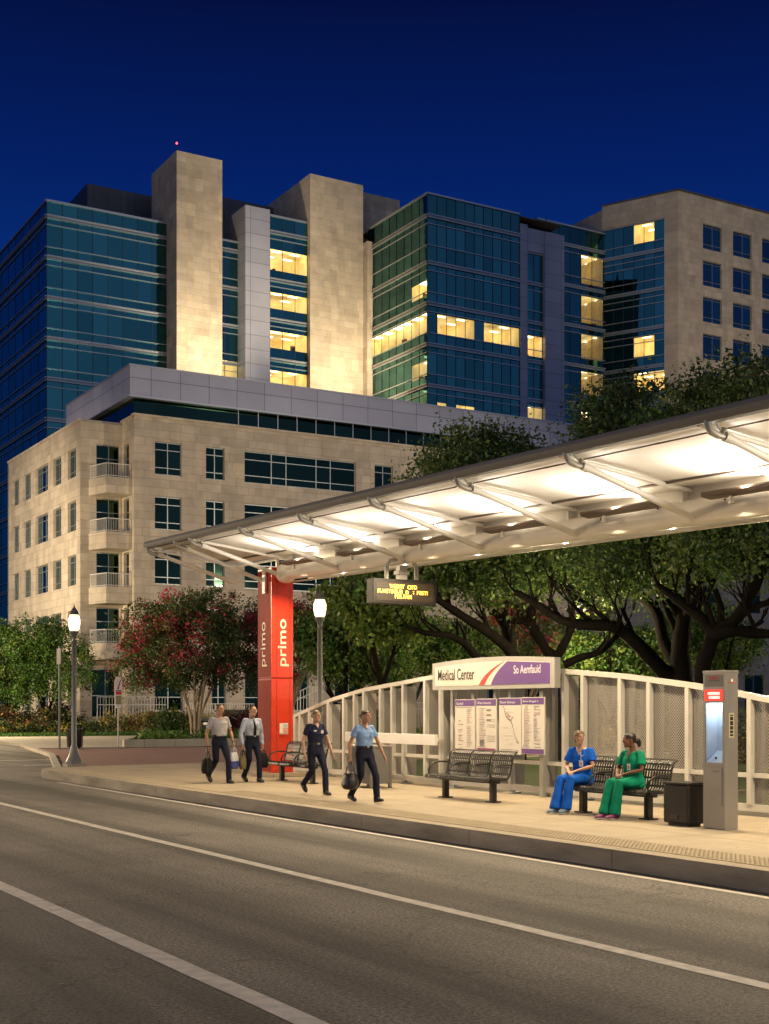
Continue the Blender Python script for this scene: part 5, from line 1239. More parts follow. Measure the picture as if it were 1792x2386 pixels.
green(1420, 58, [(1420, 1540, 58, 80, 55, 1.6), (1500, 1520, 58, 70, 60, 1.6), (1350, 1530, 58.5, 60, 50, 1.5)], 'pale green small tree right of the sign beneath the oaks', 35, 190, (.35,.5))
green(1660, 60, [(1680, 1500, 60, 70, 70, 1.6), (1620, 1450, 60.5, 60, 60, 1.6)], 'thin green tree behind the kiosk', 36, 110, (.35,.45))
# leaves of the oak that hang in the light of the lamp post
b_ = P(895, 1700, 40); b_.z = ZP
tree('young_oak', 'lamp-lit yellow-green tree left of the hanging message sign', b_, [([b_, b_+Vector((.05,0,1.6)), b_+Vector((-.2,.1,3)), b_+Vector((-.5,.2,4.6))], .13, .05), ([b_+Vector((-.1,0,2.2)), b_+Vector((.5,.2,3.6)), b_+Vector((.8,.2,5))], .08, .03)],
     [ell(860, 1400, 40, 60, 50, 1.3), ell(815, 1380, 40.2, 40, 35, 1.1), ell(900, 1450, 40, 55, 50, 1.2), ell(910, 1365, 40.5, 55, 40, 1.2)], 170, 65, .5, .15, [L_grn[0], L_grn[1], L_oak[1]], (.4,.4), M_bark, None, 1, 41)

# ---- hedges and beds
def hedge(label, pts, rad, h, mats_, wts, n_cl=60, per=60, size=.14, name='hedge', group='clipped hedges and flower beds'):
    mb = MB(); t = thing(name, label, 'hedge', (pts[0][0], pts[0][1], .1), 0, group); E = []
    for i in range(len(pts)-1):
        a, b = Vector((*pts[i],0)), Vector((*pts[i+1],0)); k = max(1, int((b-a).length/(rad*1.2)))
        for j in range(k):
            q = a.lerp(b, (j+.5)/k); E.append((q.x, q.y, .12+h*.5+(.25 if 61 < q.y < 76 and q.x < 52 else 0), rad, rad, h*.55)); mb.tube([(q.x,q.y,.08), (q.x+random.uniform(-.1,.1), q.y, .1+h*.6)], [.03,.012], 5)
    mb.build('stem', M_bark, t)
    p, kk, c = clump_points(E, n_cl, per, rad*.55, .3); tone = rng.random(n_cl); cw = np.cumsum(wts)/np.sum(wts); ix = np.searchsorted(cw, tone)[kk]
    leaves('foliage', p, size, mats_, t, ix, .6)
    return t
hedge('dark russet hedge behind the corner lamp', [(22.0,91), (27.0,93), (30,96)], 1.0, 1.9, L_hedge, (.3,.35,.05,.3), 190)
hedge('yellow-flowered hedge before the white railing', [(30.5,90.5), (36,90.5), (42,89.5)], .9, 1.5, L_hedge, (.25,.05,.55,.15), 220)
hedge('low mixed bed on the lawn behind the litter bin', [(21.8,89), (26,90), (30,89)], .7, .8, L_hedge, (.4,.15,.25,.2), 170)
hedge('round green bush at the foot of the flowering tree', [(25.6,66.4), (26.3,66.3)], .95, 1.5, [L_grn[2], L_hedge[0]], (.5,.5), 40, name='bush')
hedge('dark red shrub behind the walking men', [(28.4,66), (32.5,68)], .8, 1.35, [L_hedge[1], leaf_mat('shrub_wine', (.10,.015,.03)), L_hedge[3]], (.3,.5,.2), 70, name='bush')
hedge('clipped bush right of the red pylon', [(32.8,60.5), (35.5,60.5)], 1.1, 2.1, [L_grn[0], L_grn[1], L_grn[2]], (.4,.3,.3), 70, name='bush')
hedge('dark shrubs behind the windscreen fence', [(30,45), (36,43), (42,40)], 1.2, 1.8, L_hedge, (.5,.15,.05,.3), 130)
hedge('low shrubs right of the kiosk behind the fence', [(28,30), (33,28)], 1.0, 1.4, L_hedge, (.5,.2,.05,.3), 60)
# ground cover in the planter
k = 9000; gx_ = rng.uniform(21.9, 42, k); gy_ = rng.uniform(61.3, 71, k); kp = gx_ > 21.9 + (gy_-60.9)*.44
gp = np.stack([gx_[kp], gy_[kp], .38 + rng.random(kp.sum())*.45*rng.random(kp.sum())], 1)
tag(leaves('ground_cover', gp, .34, [L_grn[0], L_grn[2], L_grn[1]], None, (.5,.35,.15), .22), kind='stuff')
k = 16000
gp = np.stack([rng.uniform(20.6, 46, k), rng.uniform(84.9, 91, k), .15+rng.random(k)*.12], 1)
tag(leaves('grass', gp, .22, [L_grn[0], L_grn[2]], None, (.6,.4), .2), kind='stuff')
# added unseen spotlights that brighten the stone fronts
light('SPOT', 'added_facade_light', (4, 96, 9), 62000, (1, .80, .55), (31, 108, 11), spot_size=R(64), spot_blend=.9, shadow_soft_size=.6)
light('SPOT', 'added_facade_light', (66, 40, 16), 52000, (1, .81, .60), (54, 95.7, 13), spot_size=R(62), spot_blend=.9, shadow_soft_size=.8)
light('SPOT', 'added_facade_light', (96, 60, 18), 66000, (1, .80, .56), (122, 118, 52), spot_size=R(50), spot_blend=1, shadow_soft_size=.8)

# added street lights, unseen, across the road and down the block
for x, y, z, p in ((-8, 29, 9, 3600), (-7, 40, 8, 4500), (3, 62, 8, 17000), (-4, 92, 9, 9000)):
    light('POINT', 'unseen_street_light', (x, y, z), p, (1, .76, .46), shadow_soft_size=.3)
for x, y, z, p in ((33.5, 43.5, 4.2, 1500), (46, 50, 4.2, 1800), (37, 66, 4.2, 1800), (33, 28, 4.2, 1100), (24.5, 30, 4.0, 700), (20.2, 27, 3.4, 300), (20.5, 19.5, 3.4, 220), (28, 36, 4, 900)):  # added lights with no seen source, brightening the trees
    light('POINT', 'added_park_light', (x, y, z), p, (1, .80, .48), shadow_soft_size=.15)
# ================================================================== people
def skin(n, c): return mat(n, c, .55, 0, var=.06, vscale=30)
S_light = skin('skin_light', (.50,.285,.185)); S_tan = skin('skin_tan', (.42,.225,.135)); S_dark = skin('skin_dark', (.165,.075,.040))
def cloth(n, c, v=.10): return mat(n, c, .85, 0, spec=.2, var=v, vscale=9, bump=.25, bscale=260)
C_navy = cloth('navy_twill', (.012,.014,.030)); C_grey = cloth('grey_shirt_cloth', (.40,.38,.40)); C_pale = cloth('pale_blue_shirt', (.45,.50,.60)); C_dnavy = cloth('dark_navy_shirt', (.014,.018,.045)); C_blue = cloth('light_blue_shirt', (.22,.36,.62))
C_scrubb = cloth('blue_scrubs', (.006,.10,.52)); C_scrubg = cloth('green_scrubs', (.003,.24,.13)); C_black = cloth('black_cloth', (.012,.012,.012)); C_white = cloth('white_cloth', (.7,.7,.7))
M_leather = mat('black_leather', (.012,.011,.011), .5, var=.2, vscale=8); M_hair_br = mat('hair_brown', (.035,.018,.009), .5, var=.4, vscale=30, stretch=(1,1,.2)); M_hair_bl = mat('hair_light_brown', (.10,.050,.020), .5, var=.4, vscale=30, stretch=(1,1,.2)); M_hair_dk = mat('hair_black', (.010,.007,.006), .45, var=.4, vscale=30)
M_eye = mat('eye_white', (.6,.58,.55), .3); M_iris = mat('iris_dark', (.012,.008,.006), .2); M_lip = mat('lip', (.33,.11,.09), .5); M_steel = mat('belt_buckle', (.6,.58,.5), .25, .9)
M_shoeb = mat('shoe_blue_grey', (.13,.20,.27), .6, var=.15, vscale=20); M_shoep = mat('shoe_purple', (.20,.035,.13), .6, var=.15, vscale=20); M_sole = mat('shoe_sole', (.55,.52,.48), .6)

def ring(c, xa, ya, rxp, ryf, ryb, n=16, e=2.3):
    """closed ring about c: half width rxp along xa, half depth ryf towards -ya (front) and ryb towards +ya"""
    out = []
    for j in range(n):
        a = 2*math.pi*j/n; ca, sa = math.cos(a), math.sin(a)
        px = math.copysign(abs(ca)**(2/e), ca); q = math.copysign(abs(sa)**(2/e), sa)
        out.append(c + xa*(px*rxp) + ya*(q*(ryb if q > 0 else ryf)))
    return out
def remesh(mb, voxel, smooth=4, fac=.5):
    me = bpy.data.meshes.new('t'); me.from_pydata([tuple(p) for p in mb.v], [], mb.f); o = bpy.data.objects.new('t', me)
    bm = bmesh.new(); bm.from_mesh(me); bmesh.ops.recalc_face_normals(bm, faces=bm.faces); bm.to_mesh(me); bm.free()
    r = o.modifiers.new('r', 'REMESH'); r.mode = 'VOXEL'; r.voxel_size = voxel
    if smooth: s = o.modifiers.new('s', 'SMOOTH'); s.factor = fac; s.iterations = smooth
    out = evaluated(o); bpy.data.objects.remove(o); bpy.data.meshes.remove(me)
    return out
def link(me, name, m, parent, smooth=True):
    me.name = name; me.materials.clear()
    for q in (m if isinstance(m, (list, tuple)) else [m]): me.materials.append(q)
    me.polygons.foreach_set('use_smooth', [smooth]*len(me.polygons)); o = bpy.data.objects.new(name, me); COL.objects.link(o); o.parent = parent
    return o
def wrinkle(me, amp, fx=7.0, fz=16.0, seed=0.0):
    """folds in the cloth: displaces along the normals"""
    n = len(me.vertices); co = np.empty(n*3, np.float32); no = np.empty(n*3, np.float32)
    me.vertices.foreach_get('co', co); me.vertex_normals.foreach_get('vector', no); co = co.reshape(-1,3); no = no.reshape(-1,3)
    k = np.array([mnoise.noise((x*fx+seed, y*fx, z*fz)) + .5*mnoise.noise((x*fx*2.3, y*fx*2.3+seed, z*fz*.9)) for x, y, z in co.tolist()])
    me.vertices.foreach_set('co', (co + no*(k*amp)[:,None]).astype(np.float32).reshape(-1)); me.update()
V = Vector
def lerp(a, b, t): return a + (b-a)*t

def hand(mb, wrist, d, nrm, thumb, s=1.0, curl=.35):
    """palm, four fingers of different lengths bending towards nrm, thumb at the side"""
    d = d.normalized(); nrm = (nrm - d*nrm.dot(d)).normalized(); th = d.cross(nrm).normalized()
    if th.dot(thumb) < 0: th = -th
    R_ = lambda c, a, b: ring(c, th, nrm, a*s, b*s, b*s, 10, 2.4)
    mb.loft([R_(wrist, .024, .019), R_(wrist+d*.025*s, .032, .017), R_(wrist+d*.06*s, .041, .015), R_(wrist+d*.09*s, .040, .012)])
    for k, (o, l) in enumerate(((.031, .068), (.0105, .078), (-.0105, .073), (-.031, .057))):
        p = wrist + d*.082*s + th*o*s; pts = [p - d*.02*s, p]; dd = d.copy(); a = curl*(1+.12*k)
        for f in (.42, .33, .25):
            dd = (dd*math.cos(a) + nrm*math.sin(a)*1.0).normalized(); pts.append(pts[-1] + dd*l*f*s)
        mb.tube(pts, [.0085*s, .0088*s, .0085*s, .008*s, .0065*s], 8)
    p = wrist + d*.028*s + th*.026*s; dd = (d*.75 + th*.62 + nrm*.25).normalized(); d2 = (d*.9 + th*.2 + nrm*.4).normalized()
    mb.tube([p - dd*.015*s, p, p + dd*.032*s, p + dd*.032*s + d2*.028*s], [.013*s, .0125*s, .010*s, .008*s], 8)

def head_rings(C, X, Y, Z, s, grow=0.0):
    prof = [(-.116,.020,-.078,-.030), (-.104,.036,-.091,.0), (-.082,.050,-.095,.035), (-.045,.061,-.096,.066), (-.01,.069,-.094,.086), (.03,.0745,-.097,.096), (.062,.0725,-.093,.094), (.088,.060,-.074,.080), (.106,.040,-.046,.055), (.116,.015,-.015,.025)]
    out = []
    for z, hw, yf, yb in prof:
        cy = (yf+yb)/2; ry = (yb-yf)/2
        out.append(ring(C + Z*(z*s*(1+grow*.5)) + Y*(cy*s), X, Y, (hw+grow)*s, (ry+grow)*s, (ry+grow)*s, 18, 2.2))
    return out

def person(label, loc, rz, J, o, group):
    """J: joints in the person's own space (facing -y); o: clothes and colours"""
    t = thing('person', label, 'person', loc, rz, group); s = o.get('scale', 1.0); fem = o.get('fem', False)
    g = {k: V(v) for k, v in J.items()}
    hipc = (g['hipL']+g['hipR'])/2; xh = (g['hipL']-g['hipR']).normalized(); shc = (g['shL']+g['shR'])/2; xs_ = (g['shL']-g['shR']).normalized()
    up = (shc-hipc).normalized(); belly = o.get('belly', 1.0)
    def frame(tt): 
        x = lerp(xh, xs_, tt).normalized(); y = up.cross(x).normalized()*1.0   # +y is the back
        return x, y
    T = [(-.20, .150, .105, .115), (-.10, .172 if fem else .163, .112, .130), (.06, .168 if fem else .158, .112, .125), (.28, .136 if fem else .148, .103*belly, .098), (.45, .142 if fem else .157, .108, .100), (.66, .158 if fem else .172, .122 if fem else .115, .108), (.82, .160 if fem else .178, .108, .105), (.91, .148 if fem else .166, .088, .094), (.985, .116 if fem else .128, .070, .080), (1.05, .078, .060, .066), (1.10, .058, .054, .057)]
    ln = (shc-hipc).length
    def torso(infl, a=0, b=len(T)):
        out = []
        for tt, w, f, bk in T[a:b]:
            x, y = frame(min(1, max(0, tt))); out.append(ring(hipc + up*(tt*ln), x, y, w*s+infl, f*s+infl, bk*s+infl, 20, 2.4))
        return out
    hd = g['head']; yaw = o.get('yaw', 0.0); pit = o.get('pitch', 0.0)
    Rm = Matrix.Rotation(yaw, 3, 'Z') @ Matrix.Rotation(pit, 3, 'X'); X, Y, Z = Rm @ V((1,0,0)), Rm @ V((0,1,0)), Rm @ V((0,0,1)); hs = o.get('hs', 1.0)*s
    # ---- body: one continuous skin
    b = MB(); b.loft(torso(0)); nb = hipc + up*(1.02*ln)
    b.tube([nb - up*.03, lerp(nb, hd, .45) + Y*.015, hd - Z*.05*hs + Y*.02*hs], [.066*s, (.050 if fem else .058)*s, (.05 if fem else .058)*s], 12)
    b.loft(head_rings(hd, X, Y, Z, hs))
    H = lambda x, y, z: hd + X*(x*hs) + Y*(y*hs) + Z*(z*hs)
    b.tube([H(0,-.090,.028), H(0,-.103,.006), H(0,-.112,-.020), H(0,-.108,-.034)], [.008*hs, .010*hs, .0135*hs, .010*hs], 8)
    for sx in (-1, 1):
        b.ball(H(.075*sx, .008, -.004), .012*hs, .022*hs, .032*hs, 8, 6); b.ball(H(.032*sx, -.088, .034), .022*hs, .010*hs, .008*hs, 8, 5); b.ball(H(.040*sx, -.080, -.022), .02*hs, .018*hs, .018*hs, 8, 5)
    b.ball(H(0, -.098, -.058), .022*hs, .010*hs, .010*hs, 8, 5); b.ball(H(0, -.092, -.098), .018*hs, .014*hs, .014*hs, 8, 5)
    for S in 'LR':
        sh, el, wr = g['sh'+S], g['el'+S], g['wr'+S]; af = .88 if fem else 1.0
        b.tube([sh + (shc-sh)*.35, sh, lerp(sh, el, .35), lerp(sh, el, .75), el, lerp(el, wr, .3), lerp(el, wr, .75), wr], [.048*s*af, .052*s*af, .049*s*af, .041*s*af, .038*s*af, .040*s*af, .029*s*af, .024*s*af], 12)
        hand(b, wr, V(o['hd'+S]) if 'hd'+S in o else (wr-el), V(o.get('hn'+S, (0,-1,0))), V(o.get('ht'+S, (0,-1,0))), s*(.92 if fem else 1), o.get('curl'+S, .3))
        hp, kn, an = g['hip'+S], g['kn'+S], g['an'+S]
        b.tube([hp + up*.02, lerp(hp, kn, .15), lerp(hp, kn, .6), kn, lerp(kn, an, .3), lerp(kn, an, .75), an], [.082*s, .083*s, .064*s, .052*s, .053*s, .037*s, .033*s], 12)
        ft = V(o['ft'+S]).normalized(); b.tube([an, an - V((0,0,.025)), an - V((0,0,.045)) + ft*.04], [.032*s, .030*s, .022*s], 8)
    link(remesh(b, .0068, 3), 'body', o['skin'], t)
    # ---- face details
    for sx in (-1, 1):
        e = MB(); e.ball(H(.031*sx, -.0905, .012), .0135*hs, .0085*hs, .0075*hs, 8, 5, 0); e.ball(H(.031*sx, -.0955, .012), .0062*hs, .0052*hs, .0062*hs, 8, 5, 1)
        e.build('eye', [M_eye, M_iris], t, world=False, smooth=True)
        e = MB(); e.tube([H(.014*sx, -.103, .031), H(.033*sx, -.1015, .037), H(.052*sx, -.089, .031)], [.0035*hs, .0045*hs, .003*hs], 6); e.build('eyebrow', o['hair'], t, world=False)
    e = MB(); e.ball(H(0, -.1045, -.056), .022*hs, .0065*hs, .0048*hs, 8, 5); e.ball(H(0, -.1025, -.064), .018*hs, .0065*hs, .005*hs, 8, 5); e.build('mouth', M_lip, t, world=False, smooth=True)
    # ---- hair: shell over the skull cut back to the hairline
    hb = MB(); rings_ = head_rings(hd, X, Y, Z, hs, .0075); hb.loft(rings_)
    for kx in o.get('hairextra', []): hb.ball(H(*kx[:3]), kx[3]*hs, kx[4]*hs, kx[5]*hs, 12, 8)
    me = remesh(hb, .009*hs, 2); bm = bmesh.new(); bm.from_mesh(me); inv = Rm.transposed(); kill = []
    low = o.get('hairlow', -.045)
    for f in bm.faces:
        q = inv @ (f.calc_center_median() - hd) / hs
        inx = any((q-V(kx[:3])).length < max(kx[3:6])*1.25 for kx in o.get('hairextra', []))
        line = .070 + .006*math.cos(q.x*26) + .004*mnoise.noise(q*90) - max(0, abs(q.x)-.045)*1.1
        if fem:                                       # drawn back from the forehead, over the tops of the ears, down to the nape
            k_ = (q.y < -.008 + .25*max(0, q.z) and q.z < line) or (q.y < .022 and q.z < .018) or q.z < -.082 or (q.y < .05 and q.z < -.02)
        else:
            k_ = (q.y < -.012 and q.z < line) or (q.z < .036 - (q.y+.012)*1.6 and q.y < .03) or q.z < -.055 or (q.y < .045 and q.z < .0)
        if k_ and not inx: kill.append(f)
    bmesh.ops.delete(bm, geom=kill, context='FACES'); bm.to_mesh(me); bm.free()
    wrinkle(me, .0035, 60, 25, 3)
    ho = link(me, 'hair', o['hair'], t); sd = ho.modifiers.new('s', 'SOLIDIFY'); sd.thickness = .016*hs; sd.offset = -1
    # ---- trousers
    loose = o.get('loose', 0.0); tr = MB(); top = o.get('waist', .27); rr = []
    for tt, w, f, bk in [(-.20,.150,.105,.115), (-.10,.172 if fem else .163,.112,.130), (.06,.168 if fem else .158,.112,.125), (top,.146 if fem else .150,.108*belly,.104)]:
        x, y = frame(max(0, tt)); rr.append(ring(hipc + up*(tt*ln), x, y, w*s+.010+loose*.01, f*s+.010, bk*s+.010, 20, 2.4))
    tr.loft(rr)
    for S in 'LR':
        hp, kn, an = g['hip'+S], g['kn'+S], g['an'+S]; e = an + (an-kn).normalized()*o.get('hem', .028)
        tr.tube([hp + up*.03, lerp(hp, kn, .15), lerp(hp, kn, .6), kn, lerp(kn, e, .3), lerp(kn, e, .75), e], [.095*s, (.097+loose*.008)*s, (.079+loose*.012)*s, (.067+loose*.014)*s, (.066+loose*.018)*s, (.060+loose*.028)*s, (.060+loose*.034)*s], 14)
    me = remesh(tr, .010, 4); wrinkle(me, .009 + .004*loose, 7, 8, 1.7); link(me, 'trousers', o['pants'], t)
    # ---- shirt
    sm = MB(); hem = o.get('shirt_low', .24); base = [r for r in T if r[0] > hem+.02 and r[0] < 1.05]; rr = []
    w0 = [np.interp(hem, [r[0] for r in T], [r[i] for r in T]) for i in (1,2,3)]
    for tt, w, f, bk in [(hem, *w0)] + base + [(1.055, .080, .062, .066)]:
        x, y = frame(min(1, max(0, tt))); k = .018 if tt < .9 else .014; bf = belly if .1 < tt < .5 else 1
        rr.append(ring(hipc + up*(tt*ln), x, y, w*s+k, f*s*bf+k, bk*s+k, 20, 2.4))
    sm.loft(rr)
    for S in 'LR':
        sh, el, wr = g['sh'+S], g['el'+S], g['wr'+S]; q = o.get('sleeve', .62); lo = o.get('loose', 0)*.010
        if q <= 1: sm.tube([sh + (shc-sh)*.4, sh, lerp(sh, el, .35), lerp(sh, el, q)], [.056*s, .060*s, .062*s+lo, .060*s+lo*1.6], 14)
        else: sm.tube([sh + (shc-sh)*.4, sh, lerp(sh, el, .4), el, lerp(el, wr, .4), lerp(el, wr, .93)], [.056*s, .060*s, .060*s, .054*s, .052*s, .040*s], 14)
    me = remesh(sm, .010, 4); wrinkle(me, .0085, 7, 13, 5.1); shirt = link(me, 'shirt', o['shirt'], t)
    x, y = frame(1.0); xw, yw = frame(.3)
    A = lambda tt, off, dx=0: hipc + up*(tt*ln) - (frame(tt)[1])*(off) + frame(tt)[0]*dx
    neck = hipc + up*(1.04*ln)
    c = MB()
    if o.get('collar') == 'shirt':
        for sx in (-1, 1):
            a0 = neck + y*.062*s + up*.035; a1 = neck + x*(sx*.066*s) + up*.028 - y*.01; a2 = neck - y*(.070*s) + x*(sx*.018*s) - up*.012; a3 = neck - y*(.092*s) + x*(sx*.055*s) - up*.052
            c.prism([a0, a1, a2, a3, neck + x*(sx*.085*s) - up*.012 - y*.005, neck + y*.078*s + up*.0], -y*.004)
        c.build('collar', o['shirt'], shirt, world=False)
    else:                                             # v-neck: bound edge and bare skin below the throat
        pts = [neck + y*.07*s + up*.018, neck + x*.080*s + up*.012, neck + x*.060*s - y*.066*s - up*.01, A(.86, .117*s), neck - x*.060*s - y*.066*s - up*.01, neck - x*.080*s + up*.012, neck + y*.07*s + up*.018]
        c.tube(pts, .0075, 6); c.build('neckband', o.get('band', o['shirt']), shirt, world=False)
    k = MB(); k.prism([neck + x*.05*s - y*.072*s + up*.012, neck - x*.05*s - y*.072*s + up*.012, A(o.get('vlow', .93), .112*s)], -y*.010); k.build('open_neck', o.get('vcol', o['skin']), shirt, world=False)
    if o.get('belt'):
        bl = MB(); rr = []
        for tt in (top-.035, top+.035):
            xx, yy_ = frame(tt); rr.append(ring(hipc + up*(tt*ln), xx, yy_, .150*s+.024, .106*s*belly+.024, .102*s+.024, 24, 2.4))
        bl.loft(rr); be = bl.build('belt', M_leather, t, world=False, smooth=True)
        bu = MB(); q = A(top, .106*s*belly+.026); bu.fbox(q - xw*.025 - up*.018, xw*.05, -yw*.008, up*.036); bu.build('buckle', M_steel, be, world=False)
    if o.get('tie'):
        ti = MB(); e0, e1 = A(1.0, .096*s), A(top+.04, .135*s*belly)
        mid = A(.66, .142*s)
        for a, b_, w0_, w1_ in ((e0, mid, .018, .030), (mid, e1, .030, .036)): ti.add([a - x*w0_, a + x*w0_, b_ + x*w1_, b_ - x*w1_, a - x*w0_ - y*.008, a + x*w0_ - y*.008, b_ + x*w1_ - y*.008, b_ - x*w1_ - y*.008], [(0,1,2,3), (4,7,6,5), (0,4,5,1), (1,5,6,2), (2,6,7,3), (3,7,4,0)])
        ti.ball(e0 + up*.008 - y*.004, .020, .014, .020, 8, 6); ti.build('tie', C_black, t, world=False)
    for (tt, dx, w, h, m) in o.get('badges', []):     # name tags, embroidered patches, pockets
        q = A(tt, .150*s if .4 < tt < .8 else .128*s, dx); bb = MB(); bb.fbox(q - frame(tt)[0]*w/2 - up*h/2, frame(tt)[0]*w, -frame(tt)[1]*.006, up*h); bb.build('badge', m, shirt, world=False)
    if o.get('lanyard'):
        la = MB(); q = A(.70, .150*s, o['lanyard']); la.tube([A(.93, .118*s, o['lanyard']*.5), A(.82, .142*s, o['lanyard']*.8), q], .005, 5); la.build('lanyard', o.get('lany', C_black), shirt, world=False)
        ca = MB(); ca.fbox(q - x*.032 - up*.11, x*.064, -y*.005, up*.10, 0); ca.fbox(q - x*.014 - up*.085 - y*.006, x*.028, -y*.002, up*.045, 1); ca.build('id_card', [C_white, mat('card_photo', (.45,.2,.15), .5)], shirt, world=False)
    if o.get('watch'):
        S = o['watch']; wr, el = g['wr'+S], g['el'+S]; w_ = MB(); w_.tube([lerp(wr, el, .06), lerp(wr, el, .14)], .030, 12); w_.build('wristwatch', M_leather, t, world=False)
    # ---- shoes
    for S in 'LR':
        an = g['an'+S]; f = V(o['ft'+S]).normalized(); sd_ = f.cross(V((0,0,1))).normalized(); u_ = sd_.cross(f).normalized(); base_ = an - u_*.085*s
        def sr(tq, hw, h, lift=0): 
            c_ = base_ + f*tq*s + u_*(h*.5+lift)*s; return ring(c_, sd_, u_, hw*s, h*.5*s, h*.5*s, 14, 3.0)
        st = MB(); st.loft([sr(-.075,.022,.06,.012), sr(-.065,.034,.085,.010), sr(-.02,.040,.100,.010), sr(.04,.042,.085,.010), sr(.10,.048,.060,.008), sr(.15,.045,.050,.008), sr(.18,.030,.036,.010), sr(.188,.015,.02,.014)])
        sh = st.build('shoe', o['shoe'], t, world=False, smooth=True)
        so = MB(); so.loft([sr(-.078,.026,.014), sr(-.06,.038,.018), sr(.04,.044,.018), sr(.10,.051,.018), sr(.155,.048,.018), sr(.192,.022,.014)]); so.build('sole', o.get('sole', M_leather), sh, world=False, smooth=True)
    return t

def walker(h, stride, lead, wrL, wrR, elL=None, elR=None, lift=.11, fem=False, lean=0.0):
    k = h/1.75; sw = .155 if fem else .178; y0 = 0.0
    fr, bk = (('L','R') if lead == 'L' else ('R','L')); sx = {'L': 1, 'R': -1}
    J = {'head': (0, -.035-lean, 1.622*k), 'shL': (sw*k, .0-lean*.6, 1.415*k), 'shR': (-sw*k, .0-lean*.6, 1.415*k), 'hipL': (.092*k, 0, .915*k), 'hipR': (-.092*k, 0, .915*k)}
    J['an'+fr] = (sx[fr]*.075*k, -stride*.5, .088); J['kn'+fr] = (sx[fr]*.09*k, -stride*.36-.03, .50*k)
    J['an'+bk] = (sx[bk]*.075*k, stride*.56, .088+lift); J['kn'+bk] = (sx[bk]*.088*k, stride*.08-.06, .495*k)
    J['wrL'] = wrL; J['wrR'] = wrR
    J['elL'] = elL or tuple(lerp(V(J['shL']), V(wrL), .54) + V((.045, .055, 0))); J['elR'] = elR or tuple(lerp(V(J['shR']), V(wrR), .54) + V((-.045, .055, 0)))
    return J
PZ = ZP
GW = 'people walking along the platform'
# ---- four walkers
W1 = (12.06, 27.95, PZ); W2 = (12.85, 27.9, PZ); W3 = (12.04, 23.2, PZ); W4 = (11.88, 20.97, PZ)
p1 = person('man in a grey short-sleeved shirt walking, leftmost of the four walkers', W1, R(6),
    walker(1.79, .62, 'L', (.27, -.17, .90), (-.27, .06, .83), lift=.10), dict(scale=1.03, skin=S_tan, hair=M_hair_br, shirt=C_grey, pants=C_navy, shoe=M_leather, belt=True, collar='shirt', belly=1.16, sleeve=.66, ftL=(0,-1,.0), ftR=(0,-1,-.75), hnL=(-1,.2,0), hnR=(1,0,0), htL=(0,-1,.2), htR=(0,-1,0), curlR=.75, curlL=.6, watch='L', pitch=R(10), yaw=R(6), badges=[(.80,-.07,.07,.012,C_white)]), GW)
p2 = person('man in a pale long-sleeved shirt and dark tie walking beside the pylon', W2, R(4),
    walker(1.75, .42, 'L', (.28, .02, .83), (-.29, -.08, .84), lift=.06), dict(scale=1.0, skin=S_light, hair=M_hair_br, shirt=C_pale, pants=C_navy, shoe=M_leather, belt=True, collar='shirt', tie=True, vcol=C_pale, sleeve=2, ftL=(0,-1,0), ftR=(0,-1,-.5), hnL=(-1,0,0), hnR=(1,0,0), htL=(0,-1,0), htR=(0,-1,0), curlL=.75, curlR=.75, yaw=R(14), badges=[(.74,.08,.085,.09,C_pale), (.74,-.08,.085,.09,C_pale)]), GW)
p3 = person('woman in a dark navy polo with a chest patch walking empty-handed', W3, R(2),
    walker(1.66, .58, 'L', (.30, -.16, .80), (-.27, -.05, .80), lift=.12, fem=True), dict(scale=.95, fem=True, skin=S_light, hair=M_hair_bl, shirt=C_dnavy, pants=C_navy, shoe=M_leather, belt=True, collar='shirt', vcol=S_light, sleeve=.60, ftL=(0,-1,0), ftR=(0,-1,-.85), hnL=(-1,.3,0), hnR=(1,.3,0), htL=(0,-1,0), htR=(0,-1,0), curlL=.25, curlR=.35, yaw=R(10), hairextra=[(0,.115,.0,.036,.04,.042)], badges=[(.76,.075,.055,.06,C_white), (.80,-.07,.06,.02,C_white)]), GW)
p4 = person('woman in a light blue shirt walking with a black duffel bag', W4, R(4),
    walker(1.66, .60, 'L', (.31, -.20, .80), (-.28, .04, .80), lift=.03, fem=True), dict(scale=.96, fem=True, skin=S_tan, hair=M_hair_br, shirt=C_blue, pants=C_navy, shoe=M_leather, belt=True, collar='shirt', vcol=S_tan, sleeve=.58, ftL=(0,-1,.12), ftR=(0,-1,-.25), hnL=(-1,.3,0), hnR=(1,0,0), htL=(0,-1,0), htR=(0,-1,0), curlL=.3, curlR=.8, yaw=R(16), hairextra=[(0,.105,.02,.04,.04,.042)], badges=[(.72,.075,.08,.09,C_blue)]), GW)
